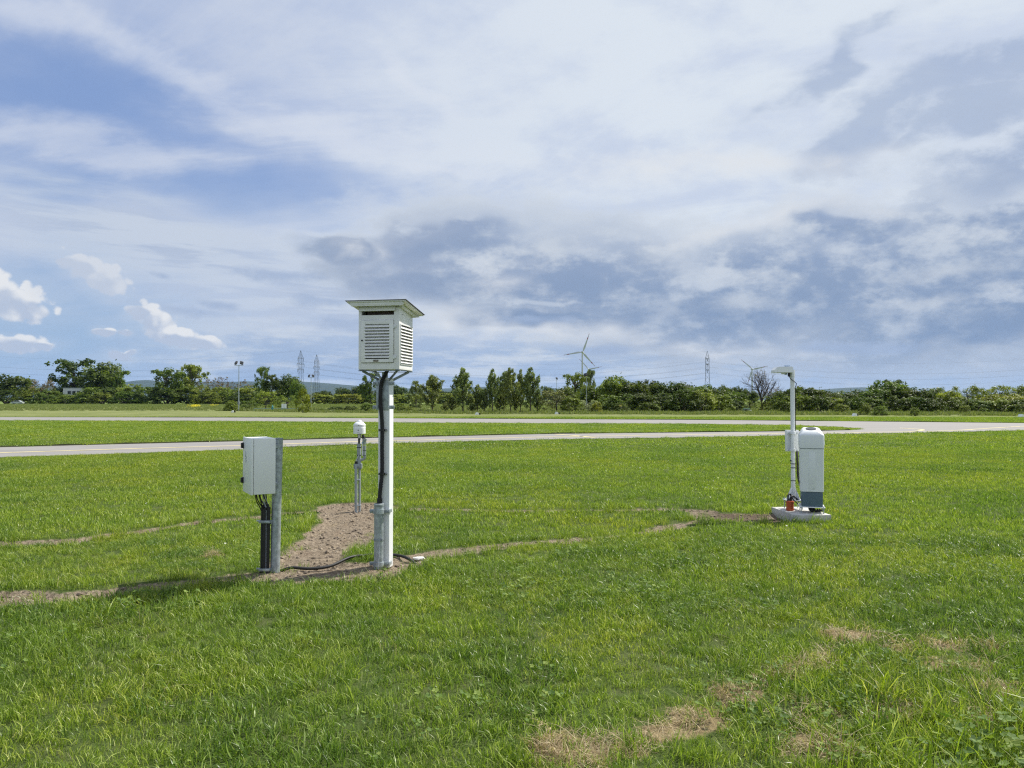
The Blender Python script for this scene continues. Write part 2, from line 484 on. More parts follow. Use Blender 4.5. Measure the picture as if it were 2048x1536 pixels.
# ------------------------------------------------------------------ mesh helpers
class MB:
    def __init__(self):
        self.v, self.f = [], []

    def add(self, verts, faces, mat=None):
        o = len(self.v)
        for p in verts:
            p = Vector(p)
            if mat is not None: p = mat @ p
            self.v.append(p[:])
        for f in faces:
            self.f.append(tuple(i + o for i in f))
        return self

    def bm(self, bm, mat=None):
        bm.verts.index_update()
        self.add([v.co.copy() for v in bm.verts], [[v.index for v in f.verts] for f in bm.faces], mat)
        bm.free()
        return self

    def box(self, c, s, bev=0.0, rot=None, seg=2):
        b = bmesh.new()
        bmesh.ops.create_cube(b, size=1.0)
        for v in b.verts:
            v.co = Vector((v.co.x * s[0], v.co.y * s[1], v.co.z * s[2]))
        if bev:
            bmesh.ops.bevel(b, geom=b.edges[:], offset=bev, segments=seg, profile=0.6, affect='EDGES')
        m = Matrix.Translation(c)
        if rot is not None:
            m = m @ Euler(rot).to_matrix().to_4x4()
        return self.bm(b, m)

    def tube(self, pts, r, n=10, cap=True):
        pts = [Vector(p) for p in pts]
        k = len(pts)
        rr = r if isinstance(r, (list, tuple)) else [r] * k
        ref = None
        rings = []
        for i, p in enumerate(pts):
            d = (pts[min(i + 1, k - 1)] - pts[max(i - 1, 0)])
            d = d.normalized() if d.length > 1e-9 else Vector((0, 0, 1))
            if ref is None:
                ref = Vector((1, 0, 0)) if abs(d.x) < 0.8 else Vector((0, 1, 0))
            a = (ref - d * ref.dot(d))
            a = a.normalized() if a.length > 1e-6 else d.orthogonal().normalized()
            b = d.cross(a)
            ref = a
            rings.append([p + (a * math.cos(2 * PI * j / n) + b * math.sin(2 * PI * j / n)) * rr[i] for j in range(n)])
        vs_ = [q for ring in rings for q in ring]
        fs = []
        for i in range(k - 1):
            for j in range(n):
                j2 = (j + 1) % n
                fs.append((i * n + j, i * n + j2, (i + 1) * n + j2, (i + 1) * n + j))
        if cap:
            fs.append(tuple(range(n - 1, -1, -1)))
            fs.append(tuple((k - 1) * n + j for j in range(n)))
        return self.add(vs_, fs)

    def lathe(self, prof, n=32, mat=None):
        vs_, fs = [], []
        k = len(prof)
        for (r, z) in prof:
            for j in range(n):
                a = 2 * PI * j / n
                vs_.append((r * math.cos(a), r * math.sin(a), z))
        for i in range(k - 1):
            for j in range(n):
                j2 = (j + 1) % n
                fs.append((i * n + j, i * n + j2, (i + 1) * n + j2, (i + 1) * n + j))
        fs.append(tuple(range(n - 1, -1, -1)))
        fs.append(tuple((k - 1) * n + j for j in range(n)))
        return self.add(vs_, fs, mat)

    def prism(self, poly, h, mat=None):
        n = len(poly)
        vs_ = [(x, y, 0) for x, y in poly] + [(x, y, h) for x, y in poly]
        fs = [tuple(range(n - 1, -1, -1)), tuple(range(n, 2 * n))]
        fs += [(i, (i + 1) % n, n + (i + 1) % n, n + i) for i in range(n)]
        return self.add(vs_, fs, mat)

    def build(self, name, material, parent=None, smooth=None, mat=None):
        me = bpy.data.meshes.new(name)
        vs_ = self.v if mat is None else [(mat @ Vector(p))[:] for p in self.v]
        me.from_pydata(vs_, [], self.f)
        me.validate()
        me.update()
        o = link(name, me, material, parent)
        if smooth is not None:
            me.polygons.foreach_set('use_smooth', [True] * len(me.polygons))
            me.set_sharp_from_angle(angle=R(smooth))
        return o


def bez(p0, p1, p2, p3, n=12):
    r = []
    for i in range(n + 1):
        t = i / n
        r.append(Vector(p0) * (1 - t) ** 3 + Vector(p1) * 3 * t * (1 - t) ** 2 + Vector(p2) * 3 * t * t * (1 - t) + Vector(p3) * t ** 3)
    return r


def np_mesh(name, verts, quads, rnd=None, tris=None):
    me = bpy.data.meshes.new(name)
    verts = np.asarray(verts, dtype=np.float32)
    nq = 0 if quads is None else len(quads)
    ntr = 0 if tris is None else len(tris)
    loops = []
    if nq: loops.append(np.asarray(quads, dtype=np.int32).ravel())
    if ntr: loops.append(np.asarray(tris, dtype=np.int32).ravel())
    loops = np.concatenate(loops)
    starts = np.concatenate([np.arange(nq) * 4, nq * 4 + np.arange(ntr) * 3]).astype(np.int32)
    me.vertices.add(len(verts))
    me.vertices.foreach_set('co', verts.ravel())
    me.loops.add(len(loops))
    me.loops.foreach_set('vertex_index', loops)
    me.polygons.add(nq + ntr)
    me.polygons.foreach_set('loop_start', starts)
    me.update(calc_edges=True)
    me.validate()
    if rnd is not None:
        a = me.attributes.new('rnd', 'FLOAT', 'FACE')
        a.data.foreach_set('value', np.asarray(rnd, dtype=np.float32))
    return me


# ------------------------------------------------------------------ ground
rng = np.random.default_rng(7)


def vnoise2(x, y, seed=0):
    xi, yi = np.floor(x).astype(np.int64), np.floor(y).astype(np.int64)
    xf, yf = x - xi, y - yi
    u, v = xf * xf * (3 - 2 * xf), yf * yf * (3 - 2 * yf)
    def h(a, b):
        n = (a * 374761393 + b * 668265263 + seed * 974634721) & 0xffffffff
        n = ((n ^ (n >> 13)) * 1274126177) & 0xffffffff
        return ((n ^ (n >> 16)) & 0xffff) / 65535.0
    return (h(xi, yi) * (1 - u) + h(xi + 1, yi) * u) * (1 - v) + (h(xi, yi + 1) * (1 - u) + h(xi + 1, yi + 1) * u) * v


def fbm2(x, y, seed=0, o=4):
    s, a, t = 0, 0.5, 0
    for i in range(o):
        s = s + a * vnoise2(x * 2 ** i, y * 2 ** i, seed + i)
        t += a
        a *= 0.5
    return s / t


SOIL_LINES = [
    [(708, 1016, .52), (704, 1046, .36), (676, 1078, .41), (640, 1106, .36), (606, 1132, .32)],
    [(-700, 1210, .15), (0, 1197, .17), (150, 1192, .15), (300, 1173, .07), (450, 1160, .06), (570, 1152, .26), (640, 1148, .36), (720, 1144, .33), (790, 1131, .20),
     (870, 1110, .07), (960, 1100, .13), (1050, 1088, .06), (1180, 1078, .05), (1300, 1062, .04), (1400, 1042, .05)],
    [(-700, 1120, .13), (0, 1088, .15), (150, 1080, .12), (250, 1066, .06), (400, 1045, .06), (510, 1035, .13), (600, 1025, .07), (660, 1020, .2)],
    [(770, 1016, .14), (880, 1019, .06), (1060, 1022, .09), (1200, 1022, .03), (1350, 1020, .14), (1400, 1023, .12), (1430, 1033, .32), (1490, 1036, .42), (1550, 1034, .34)],
]
SOIL_SEG = []
for line in SOIL_LINES:
    for a, b in zip(line[:-1], line[1:]):
        SOIL_SEG.append((G(a[0], a[1]), a[2] + .05, G(b[0], b[1]), b[2] + .05))


def soil_at(x, y):
    """signed: >0 inside bare soil"""
    best = np.full(x.shape, -9.0)
    for a, ra, b, rb in SOIL_SEG:
        dx, dy = b.x - a.x, b.y - a.y
        L = dx * dx + dy * dy
        t = np.clip(((x - a.x) * dx + (y - a.y) * dy) / L, 0, 1)
        d = np.hypot(x - a.x - t * dx, y - a.y - t * dy)
        best = np.maximum(best, (ra + (rb - ra) * t) - d)
    return best + (fbm2(x * 2.6, y * 2.6, 5) - 0.5) * 0.30 + (fbm2(x * 9, y * 9, 15, 2) - 0.5) * 0.14 - np.clip(fbm2(x * .9, y * .9, 6, 2) - .56, 0, 1) * .12 * (np.abs(x + 1.9) > 1.1)


DRY = [(1190, 1500, .16), (1340, 1462, .18), (1500, 1385, .16), (1620, 1330, .16), (1800, 1300, .16), (1960, 1340, .18), (1980, 1300, .14), (1400, 1440, .30), (1130, 1510, .32), (1240, 1500, .16), (1705, 1278, .30), (1560, 1352, .25), (1890, 1290, .22), (1910, 1330, .30), (2015, 1385, .28), (1650, 1495, .35),
       (1480, 1400, .2), (1780, 1430, .22), (1300, 1475, .18), (1640, 1315, .14), (425, 1110, .16), (1970, 1440, .2), (1440, 1385, .16), (1620, 1430, .2)]
DRY_W = [(G(a, b).x, G(a, b).y, r * .74) for a, b, r in DRY]


def dry_at(x, y):
    best = np.full(x.shape, -9.0)
    for (a, b, r) in DRY_W:
        best = np.maximum(best, 1 - np.hypot(x - a, (y - b) * 1.2) / r)
    return best + (fbm2(x * 5, y * 5, 31) - 0.5) * 1.7


def ground_z(x, y):
    near = np.clip((70 - y) / 30, 0, 1) * np.clip((y + 20) / 10, 0, 1)
    z = (fbm2(x * .5, y * .5, 11, 3) - 0.5) * 0.045 * near * np.clip((17 - y) / 4, 0, 1)
    s = np.clip(soil_at(x, y) / 0.12, 0, 1) * (y < 16)
    z = z - 0.040 * s + s * (fbm2(x * 9, y * 9, 3, 3) - 0.5) * 0.055
    return z


def axis(segs):
    r = [segs[0][0]]
    for a, b, st in segs:
        n = max(1, int(round((b - a) / st)))
        r += [a + (b - a) * (i + 1) / n for i in range(n)]
    return np.array(r)


gx = axis([(-12000, -3000, 1500), (-3000, -300, 180), (-300, -60, 20), (-60, -12, 2), (-12, -7, .4), (-7, 7, .06), (7, 12, .4), (12, 60, 2), (60, 300, 20), (300, 3000, 180), (3000, 12000, 1500)])
gy = axis([(-60, -4, 4), (-4, 3, .5), (3, 13, .06), (13, 18, .4), (18, 80, 2), (80, 400, 16), (400, 3000, 200), (3000, 14000, 1100)])
XX, YY = np.meshgrid(gx, gy)
ZZ = ground_z(XX, YY)
nxg, nyg = len(gx), len(gy)
idx = np.arange(nxg * nyg).reshape(nyg, nxg)
quads = np.stack([idx[:-1, :-1], idx[:-1, 1:], idx[1:, 1:], idx[1:, :-1]], -1).reshape(-1, 4)
gme = np_mesh('ground', np.stack([XX, YY, ZZ], -1).reshape(-1, 3), quads)
att = gme.attributes.new('soil', 'FLOAT', 'POINT')
sv = np.where((YY < 17) & (np.abs(XX) < 60), np.clip(soil_at(XX, YY), -1, 1), -1.0)
att.data.foreach_set('value', sv.ravel().astype(np.float32))
att = gme.attributes.new('dry', 'FLOAT', 'POINT')
dv = np.where((YY < 12) & (np.abs(XX) < 12), np.clip(dry_at(XX, YY), -1, 1), -1.0)
att.data.foreach_set('value', dv.ravel().astype(np.float32))
gme.polygons.foreach_set('use_smooth', [True] * len(gme.polygons))


def ground_material():
    m, b, nt = principled('ground_turf_and_soil')
    ps = posvec()
    sx = nt.nodes.new('ShaderNodeSeparateXYZ')
    nt.links.new(ps.s, sx.inputs[0])
    Y = S(sx.outputs[1])
    a = nt.nodes.new('ShaderNodeAttribute'); a.attribute_name = 'soil'
    soil = S(a.outputs['Fac'])
    a2 = nt.nodes.new('ShaderNodeAttribute'); a2.attribute_name = 'dry'
    dry = S(a2.outputs['Fac'])
    nf = noi(ps, 26.0, 5.0, 0.65)
    nm = noi(ps, 3.0, 5.0, 0.6)
    nl = noi(ps, 0.16, 4.0, 0.55)
    turf = mixc(nf, (0.030, 0.052, 0.012), (0.10, 0.14, 0.035))
    turf = mixc(sst(nm, 0.4, 0.7) * 0.35, turf, (0.13, 0.125, 0.06))
    # farther sward seen flat: blades cannot be told apart any more
    fl = noi(ps, 0.9, 6.0, 0.7)
    ff = noi(ps, 0.06, 5.0, 0.6)
    strip = cmb(S(sx.outputs[0]) * 0.05, Y * 0.35, 0.0)
    mow = noi(strip, 1.0, 3.0)
    far = mixc(sst(fl, 0.3, 0.7), (0.105, 0.155, 0.026), (0.165, 0.215, 0.046))
    far = mixc(sst(ff, 0.38, 0.65) * 0.45, far, (0.185, 0.200, 0.060))
    far = mixc(sst(mow, 0.45, 0.65) * 0.25, far, (0.090, 0.140, 0.026))
    rough_far = mixc(sst(noi(ps, 0.22, 5.0, 0.7), 0.35, 0.65), (0.130, 0.160, 0.048), (0.205, 0.220, 0.085))
    far = mixc(sst(Y, 72.0, 84.0), far, rough_far)
    field = mixc(nl, (0.135, 0.195, 0.045), (0.175, 0.225, 0.058))
    far = mixc(sst(Y, 150.0, 190.0), far, field)
    c = mixc(sst(Y, 24.0, 46.0), turf, far)
    soilc = mixc(sst(nf, 0.3, 0.7), (0.105, 0.082, 0.058), (0.30, 0.245, 0.180))
    soilc = mixc(sst(nm, 0.5, 0.68) * 0.45, soilc, (0.180, 0.130, 0.092))
    soilc = mixc(sst(noi(ps, 60.0, 3.0), 0.60, 0.68) * 0.6, soilc, (0.42, 0.35, 0.25))
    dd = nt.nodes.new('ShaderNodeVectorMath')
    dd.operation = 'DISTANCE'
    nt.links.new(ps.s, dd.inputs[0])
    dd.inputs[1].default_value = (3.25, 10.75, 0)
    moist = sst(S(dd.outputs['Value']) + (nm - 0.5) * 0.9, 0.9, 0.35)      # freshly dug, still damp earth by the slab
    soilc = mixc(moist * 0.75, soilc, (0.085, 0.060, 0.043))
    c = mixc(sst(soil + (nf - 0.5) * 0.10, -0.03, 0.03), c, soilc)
    c = mixc(sst(dry + (nf - 0.5) * 0.7, 0.0, 0.4) * 0.85, c, mixc(nf, (0.16, 0.11, 0.06), (0.36, 0.28, 0.16)))
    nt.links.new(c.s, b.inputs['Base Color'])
    b.inputs['Roughness'].default_value = 0.95
    b.inputs['Specular IOR Level'].default_value = 0.1
    bump(b, nf + noi(ps, 80.0, 4.0) * 0.5, 0.9, 0.03)
    return m


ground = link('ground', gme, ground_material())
tag(ground, kind='structure')

# ------------------------------------------------------------------ taxiway
far_top = [(-900, 832.5), (0, 834.5), (512, 835.5), (880, 837.4), (1372, 840), (1700, 843), (2048, 846.6), (2600, 853)]
near_bot = [(2600, 848), (2300, 855), (2048, 861), (1850, 866), (1645, 869.3), (1575, 871.5), (1372, 875.5), (1116, 879), (912, 884), (700, 889.5), (567, 894.5), (485, 900), (250, 908), (0, 916), (-300, 930), (-700, 955)]
near_top = [(-700, 927), (-300, 907), (0, 895.5), (250, 889), (485, 883.3), (662, 878.5), (912, 872.8), (1116, 868.3), (1372, 865.6), (1575, 863.2), (1645, 862.2), (1700, 861), (1721, 859.6)]
isl_top = [(1724, 858.6), (1712, 857.0), (1680, 854.6), (1645, 852.8), (1575, 850.6), (1372, 848), (880, 846), (512, 843), (0, 841), (-900, 837.5)]
near_bot = [(min(p[0], 2600), p[1]) for p in near_bot][1:]
far_top = far_top[:-1] + [(2300, 849.5)]


def dense(pl, n=4):
    r = []
    for a, b in zip(pl[:-1], pl[1:]):
        A, B = G(*a), G(*b)
        for i in range(n):
            r.append(A.lerp(B, i / n))
    r.append(G(*pl[-1]))
    return r


def poly_sheet(name, pts, z, material, thick=None):
    b = bmesh.new()
    vs_ = [b.verts.new((p.x, p.y, z)) for p in pts]
    b.faces.new(vs_)
    bmesh.ops.triangulate(b, faces=b.faces[:])
    if b.faces and sum(f.normal.z * f.calc_area() for f in b.faces) < 0:
        bmesh.ops.reverse_faces(b, faces=b.faces[:])
    me = bpy.data.meshes.new(name)
    b.to_mesh(me)
    b.free()
    return link(name, me, material)


def jit(pts, a=0.06, seed=2):
    return [Vector((p.x, p.y + (float(fbm2(np.array([p.x * .8]), np.array([p.y * .8]), seed)[0]) - .5) * 2 * a, 0)) for p in pts]


def tarmac_material():
    m, b, nt = principled('taxiway_asphalt')
    ps = posvec()
    fine = noi(ps, 30.0, 4.0, 0.7)
    big = noi(ps, 0.25, 5.0, 0.6)
    sx = nt.nodes.new('ShaderNodeSeparateXYZ')
    nt.links.new(ps.s, sx.inputs[0])
    st = noi(cmb(S(sx.outputs[0]) * 0.08, S(sx.outputs[1]) * 1.1, 0.0), 1.0, 5.0, 0.6)
    c = mixc(big, (0.195, 0.186, 0.175), (0.262, 0.250, 0.236))
    c = mixc(sst(st, 0.46, 0.70) * 0.6, c, (0.150, 0.144, 0.138))
    c = mixc(sst(noi(ps, 0.9, 4.0, 0.7), 0.62, 0.68) * 0.45, c, (0.14, 0.135, 0.13))
    c = mixc(sst(fine, 0.3, 0.7) * 0.25, c, (0.31, 0.30, 0.28))
    nt.links.new(c.s, b.inputs['Base Color'])
    b.inputs['Roughness'].default_value = 0.88
    bump(b, fine, 0.4, 0.004)
    return m


M['tarmac'] = tarmac_material()
M['yellow_line'] = paint('worn_yellow_paint', (0.62, 0.53, 0.26), 0.8, 0.12, 1.2, dirt=(0.28, 0.27, 0.24), dirt_amt=0.4)
ROAD_POLY = jit(dense(far_top)) + jit(dense(near_bot)) + jit(dense(near_top)) + jit(dense(isl_top))
taxiway = poly_sheet('taxiway', ROAD_POLY, 0.018, M['tarmac'])
tag(taxiway, kind='structure')


def verge(pl, seed):
    a = jit(dense(pl))
    k = len(a)
    V = []
    for p in a: V.append((p.x, p.y + .015, -.02))
    for p in a: V.append((p.x, p.y + .03, .062 + .02 * math.sin(p.x * 3.1 + seed)))
    for p in a: V.append((p.x, p.y + .55, -.01))
    f = [(r_ * k + i, r_ * k + i + 1, (r_ + 1) * k + i + 1, (r_ + 1) * k + i) for r_ in (0, 1) for i in range(k - 1)]
    o = MB().add(V, f).build('verge', M['verge'], None)
    tag(o, kind='structure')


M['verge'] = paint('verge_soil_and_turf', (0.075, 0.085, 0.030), 0.95, 0.35, 1.5)
verge(far_top, 0)
verge(near_top[:-1], 1)


def strip_mark(name, pl, w, z=0.023):
    pts = []
    for a, b in zip(pl[:-1], pl[1:]):
        for i in range(6):
            pts.append(G(*a).lerp(G(*b), i / 6))
    pts.append(G(*pl[-1]))
    L, Rr = [], []
    for i, p in enumerate(pts):
        d = (pts[min(i + 1, len(pts) - 1)] - pts[max(i - 1, 0)]).normalized()
        n = Vector((-d.y, d.x, 0))
        L.append(p + n * w / 2)
        Rr.append(p - n * w / 2)
    mb = MB()
    k = len(pts)
    mb.add([(q.x, q.y, z) for q in L + Rr], [(i, k + i, k + i + 1, i + 1) for i in range(k - 1)])
    o = mb.build(name, M['yellow_line'], taxiway)
    return o


strip_mark('centre_line', [(-600, 936), (0, 906.8), (250, 899), (485, 892.2), (700, 884.5), (912, 879.2), (1100, 874.4), (1300, 871.5), (1500, 868.5), (1700, 866.2), (1817, 864)], 0.22)
strip_mark('lead_off_line', [(1110, 869.2), (1140, 871.2), (1190, 876.2)], 0.2)
strip_mark('lead_off_line', [(1817, 863.9), (1836, 862.6), (1846, 861.2), (1845, 860.1), (1838, 859.2), (1800, 856.6)], 0.2, 0.0235)
strip_mark('lead_off_line', [(1853, 863.6), (1920, 861.2), (1980, 857), (2048, 853), (2200, 846.5)], 0.2)

# ------------------------------------------------------------------ hills and far terrain
RIDGE = [(-1500, 775), (-400, 768), (0, 772), (150, 770), (220, 766), (280, 759.5), (330, 761.5), (400, 763), (520, 762), (600, 763), (650, 766), (700, 770), (740, 774), (800, 776), (860, 777.5), (900, 776),
         (940, 774), (1000, 772), (1060, 773), (1100, 775), (1150, 781), (1300, 787), (1420, 787), (1560, 786), (1620, 780), (1660, 778), (1700, 774.5), (1725, 774), (1750, 776.5), (1800, 783), (1900, 788), (2048, 787), (2600, 778), (3600, 785)]


def hills():
    rx = np.array([r[0] for r in RIDGE], float)
    ry = np.array([r[1] for r in RIDGE], float)
    pxs = np.linspace(-1500, 3600, 260)
    D0 = 9000.0
    prof = [(-2600, -0.02), (-2000, .10), (-1400, .32), (-800, .66), (-350, .9), (0, 1.0), (400, .92), (1200, .6), (2400, .1)]
    V = []
    for dd, k in prof:
        for p in pxs:
            d = ray(p, 790)
            X = d.x / d.y * (D0 + dd)
            h = (HOR - np.interp(p, rx, ry)) / F_PX * D0 + CAM_H
            wob = (fbm2(np.array([X / 420.0]), np.array([dd / 420.0 + 9]), 21)[0] - .5) * 70 * (k * (1 - k) * 4 if 0 < k < 1 else 0)
            wob += (fbm2(np.array([X / 130.0]), np.array([dd / 130.0]), 23)[0] - .5) * 14 * max(k, 0)
            V.append((X, D0 + dd, h * k + wob - 2))
    n = len(pxs)
    q = [(i * n + j, i * n + j + 1, (i + 1) * n + j + 1, (i + 1) * n + j) for i in range(len(prof) - 1) for j in range(n - 1)]
    me = np_mesh('hills', V, q)
    me.polygons.foreach_set('use_smooth', [True] * len(me.polygons))
    m, b, nt = principled('wooded_hills')
    ps = posvec()
    c = mixc(sst(noi(ps, 0.006, 6.0, 0.65), 0.35, 0.65), (0.018, 0.034, 0.016), (0.040, 0.058, 0.024))
    nt.links.new(c.s, b.inputs['Base Color'])
    b.inputs['Roughness'].default_value = 0.95
    bump(b, noi(ps, 0.03, 5.0, 0.7), 1.0, 20.0)
    o = link('hills', me, m)
    tag(o, kind='structure')


hills()

# ------------------------------------------------------------------ foliage prototypes (unit height, unit width)
def leaves_from(clumps, n_total, size, rs, up=0.35, flat=1.0):
    cen = np.array([c[:3] for c in clumps])
    rad = np.array([c[3] for c in clumps])
    wgt = rad ** 2
    k = rs.choice(len(clumps), n_total, p=wgt / wgt.sum())
    d = rs.normal(size=(n_total, 3))
    d /= np.linalg.norm(d, axis=1)[:, None]
    rr = rad[k] * rs.random(n_total) ** 0.42 * (1 + 0.25 * rs.normal(size=n_total))
    p = cen[k] + d * rr[:, None] * np.array([1, 1, flat])
    p[:, 2] = np.maximum(p[:, 2], 0.004)
    nrm = d * 0.7 + rs.normal(size=(n_total, 3)) * 0.75 + np.array([0, 0, up])
    nrm /= np.linalg.norm(nrm, axis=1)[:, None]
    t = np.cross(nrm, rs.normal(size=(n_total, 3)))
    t /= np.linalg.norm(t, axis=1)[:, None]
    b = np.cross(nrm, t)
    s = size * (0.6 + 0.8 * rs.random(n_total))
    l, w = (s * 0.95)[:, None], (s * 0.55)[:, None]
    V = np.stack([p - t * l, p - b * w + t * l * .1, p + t * l, p + b * w + t * l * .1], 1).reshape(-1, 3)
    Q = np.arange(n_total * 4).reshape(-1, 4)
    # leaf tone: by clump plus a little per leaf
    tone = rs.random(len(clumps))[k] * 0.6 + rs.random(n_total) * 0.4
    return V, Q, tone


def limbs(mb, clumps, trunk_top, r0, rs, count, lean=0.0):
    base = Vector((0, 0, -0.01))
    top = Vector((lean, 0.02, trunk_top))
    pts = [base, base.lerp(top, .3) + Vector((rs.normal() * .012, rs.normal() * .012, 0)), base.lerp(top, .65) + Vector((rs.normal() * .015, rs.normal() * .015, 0)), top]
    mb.tube(pts, [r0, r0 * .8, r0 * .6, r0 * .35], 7)
    sel = rs.choice(len(clumps), min(count, len(clumps)), replace=False)
    for i in sel:
        c = Vector(clumps[i][:3])
        t = min(0.92, max(0.25, 0.25 + 0.6 * (c.z / max(trunk_top, .1)) * rs.uniform(.5, .9)))
        s = base.lerp(top, t)
        m = s.lerp(c, .5) + Vector((rs.normal() * .02, rs.normal() * .02, .03))
        mb.tube([s, m, c], [r0 * .42, r0 * .26, r0 * .1], 5, cap=False)


PROTO = {}


def proto(kind, i):
    key = (kind, i)
    if key in PROTO: return PROTO[key]
    rs = np.random.default_rng(abs(hash(kind)) % 1000 + i * 77 if False else sum(ord(ch) for ch in kind) * 13 + i * 77)
    cl = []
    mb = MB()
    n, size, trunk = 5200, 0.026, None
    if kind == 'round':
        for _ in range(95):
            d = rs.normal(size=3); d /= np.linalg.norm(d)
            k = rs.uniform(.35, 1) ** .6 * (0.84 + 0.16 * math.sin(3 * d[0] + 4 * d[1] + i))
            c = np.array([d[0] * .40 * k, d[1] * .40 * k, .53 + d[2] * .38 * k])
            cl.append((*c, rs.uniform(.06, .13)))
        limbs(mb, cl, .62, .032, rs, 12)
    elif kind == 'open':
        for _ in range(24):
            a = rs.uniform(0, 2 * PI)
            h = rs.uniform(.22, .95)
            r = .42 * rs.uniform(.25, 1.0) * (1.12 - abs(h - .55) * .9)
            c = (r * math.cos(a), r * math.sin(a), h)
            for __ in range(5):
                cl.append((c[0] + rs.normal() * .06, c[1] + rs.normal() * .06, min(.95, c[2] + rs.normal() * .05), rs.uniform(.03, .08)))
        for _ in range(16):
            cl.append((rs.normal() * .12, rs.normal() * .12, rs.uniform(.25, .8), rs.uniform(.05, .09)))
        limbs(mb, cl, .7, .028, rs, 30)
        n, size = 5600, .024
    elif kind == 'shrub':
        for _ in range(80):
            a = rs.uniform(0, 2 * PI)
            h = rs.uniform(0.04, .92)
            r = .44 * math.sqrt(max(0, 1 - (h / 1.02) ** 2.2)) * rs.uniform(.45, 1) ** .5 * (0.86 + 0.2 * math.sin(a * 3 + i * 2))
            cl.append((r * math.cos(a), r * math.sin(a), h * rs.uniform(.88, 1.0), rs.uniform(.06, .11)))
        for _ in range(8):
            a = rs.uniform(0, 2 * PI)
            r = .3 * rs.random()
            cl.append((r * math.cos(a), r * math.sin(a), .96, .035))
        for s_ in range(5):
            a = s_ * 1.3
            mb.tube([(math.cos(a) * .02, math.sin(a) * .02, -.01), (math.cos(a) * .1, math.sin(a) * .1, .3), (math.cos(a) * .22, math.sin(a) * .22, .7)], [.018, .013, .005], 5)
        n = 4800
    elif kind == 'poplar':
        tips = 16
        for j in range(tips):
            a = j * 2.4 + rs.normal() * .3
            h0 = .10 + .62 * j / tips
            ln = .34 * (1.05 - .55 * j / tips)
            rad = .36 * (1 - .62 * (j / tips) ** 1.2) * rs.uniform(.65, 1.1)
            for t in np.linspace(.25, 1, 6):
                cl.append((rad * t * math.cos(a) + rs.normal() * .02, rad * t * math.sin(a) + rs.normal() * .02, min(.97, h0 + ln * t ** 1.3), rs.uniform(.035, .07)))
            mb.tube([(0, 0, h0), (rad * .5 * math.cos(a), rad * .5 * math.sin(a), h0 + ln * .4), (rad * math.cos(a), rad * math.sin(a), h0 + ln)], [.008, .006, .002], 4, cap=False)
        for _ in range(26):
            h = rs.uniform(.6, .98)
            r = .17 * (1.06 - h) / .46
            a = rs.uniform(0, 6.28)
            cl.append((r * math.cos(a), r * math.sin(a), h, rs.uniform(.03, .055)))
        mb.tube([(0, 0, -.01), (.006, 0, .4), (-.004, .004, .75), (0, 0, .98)], [.020, .015, .008, .002], 6)
        n, size = 5600, .021
    elif kind == 'cone':
        for _ in range(70):
            h = rs.uniform(.03, .96)
            r = .44 * (0.35 + .65 * min(1, h * 3.0)) * (1.03 - h) ** .62 * rs.uniform(.5, 1.08)
            a = rs.uniform(0, 6.28)
            cl.append((r * math.cos(a), r * math.sin(a), h, rs.uniform(.045, .085)))
        mb.tube([(0, 0, -.01), (0, 0, .5), (0, 0, .97)], [.022, .013, .003], 6)
        n, size = 4200, .023
    elif kind == 'wispy':
        for _ in range(46):
            a = rs.uniform(0, 6.28)
            h = rs.uniform(.15, .95)
            r = .46 * rs.uniform(.2, 1) ** .6 * math.sqrt(max(.05, 1 - ((h - .5) / .55) ** 2))
            cl.append((r * math.cos(a), r * math.sin(a), h, rs.uniform(.05, .11)))
        limbs(mb, cl, .75, .020, rs, 26)
        n, size = 3000, .021
    elif kind in ('bare', 'bare_bush'):
        segs = []
        def grow(p, d, ln, r, lev):
            if lev == 0 or r < .0008: return
            m_ = p + d * ln * .5 + Vector(rs.normal(size=3)) * ln * .06
            e = m_ + (d + Vector(rs.normal(size=3)) * .18).normalized() * ln * .5
            segs.append(([p, m_, e], [r, r * .86, r * .72]))
            kk = 3 if lev > 4 else 2
            for q in range(kk):
                nd = (d + Vector(rs.normal(size=3)) * (.62 if q else .3) + Vector((0, 0, .10))).normalized()
                grow(e if q < 2 else m_, nd, ln * rs.uniform(.62, .84), r * rs.uniform(.5, .68), lev - 1)
        if kind == 'bare':
            grow(Vector((0, 0, -.01)), Vector((-.03, 0, 1)), .30, .036, 8)
            for dx, dy in ((-.35, .1), (.5, .2), (.15, -.4)):
                grow(Vector((0, 0, .24)), Vector((dx, dy, .8)).normalized(), .24, .020, 7)
        else:
            for j in range(9):
                a = j * .7
                r_ = .34 * rs.random()
                grow(Vector((r_ * math.cos(a), r_ * math.sin(a), 0)), Vector((.35 * math.cos(a), .35 * math.sin(a), 1)).normalized(), .32, .009, 5)
        for pts, rr in segs:
            mb.tube(pts, rr, 4 if rr[0] < .02 else 7, cap=False)
        allp = np.array([p for pts, _ in segs for p in pts])
        zt = np.percentile(allp[:, 2], 99.7)
        xw = np.percentile(np.hypot(allp[:, 0], allp[:, 1]), 98)
        mb.v = [(v[0] * .5 / xw, v[1] * .5 / xw, v[2] / zt) for v in mb.v]
        for pts, rr in segs:
            e = pts[2]
            if rr[0] < .012 and rs.random() < (.05 if kind == 'bare' else .16):
                cl.append((e.x * .5 / xw, e.y * .5 / xw, max(.05, e.z / zt), .03))
        n, size = (420, .011) if kind == 'bare' else (800, .016)
    V, Q, tone = leaves_from(cl, n, size, rs)
    kr = 0.5 / np.percentile(np.hypot(V[:, 0], V[:, 1]), 96)
    kz = 1.0 / np.percentile(V[:, 2], 99.6)
    if not kind.startswith('bare'):
        V = V * np.array([kr, kr, kz])
        mb.v = [(a * kr, b * kr, c * kz) for a, b, c in mb.v]
    cm = np_mesh('crown', V, Q, tone)
    cm.materials.append(M['leaf'])
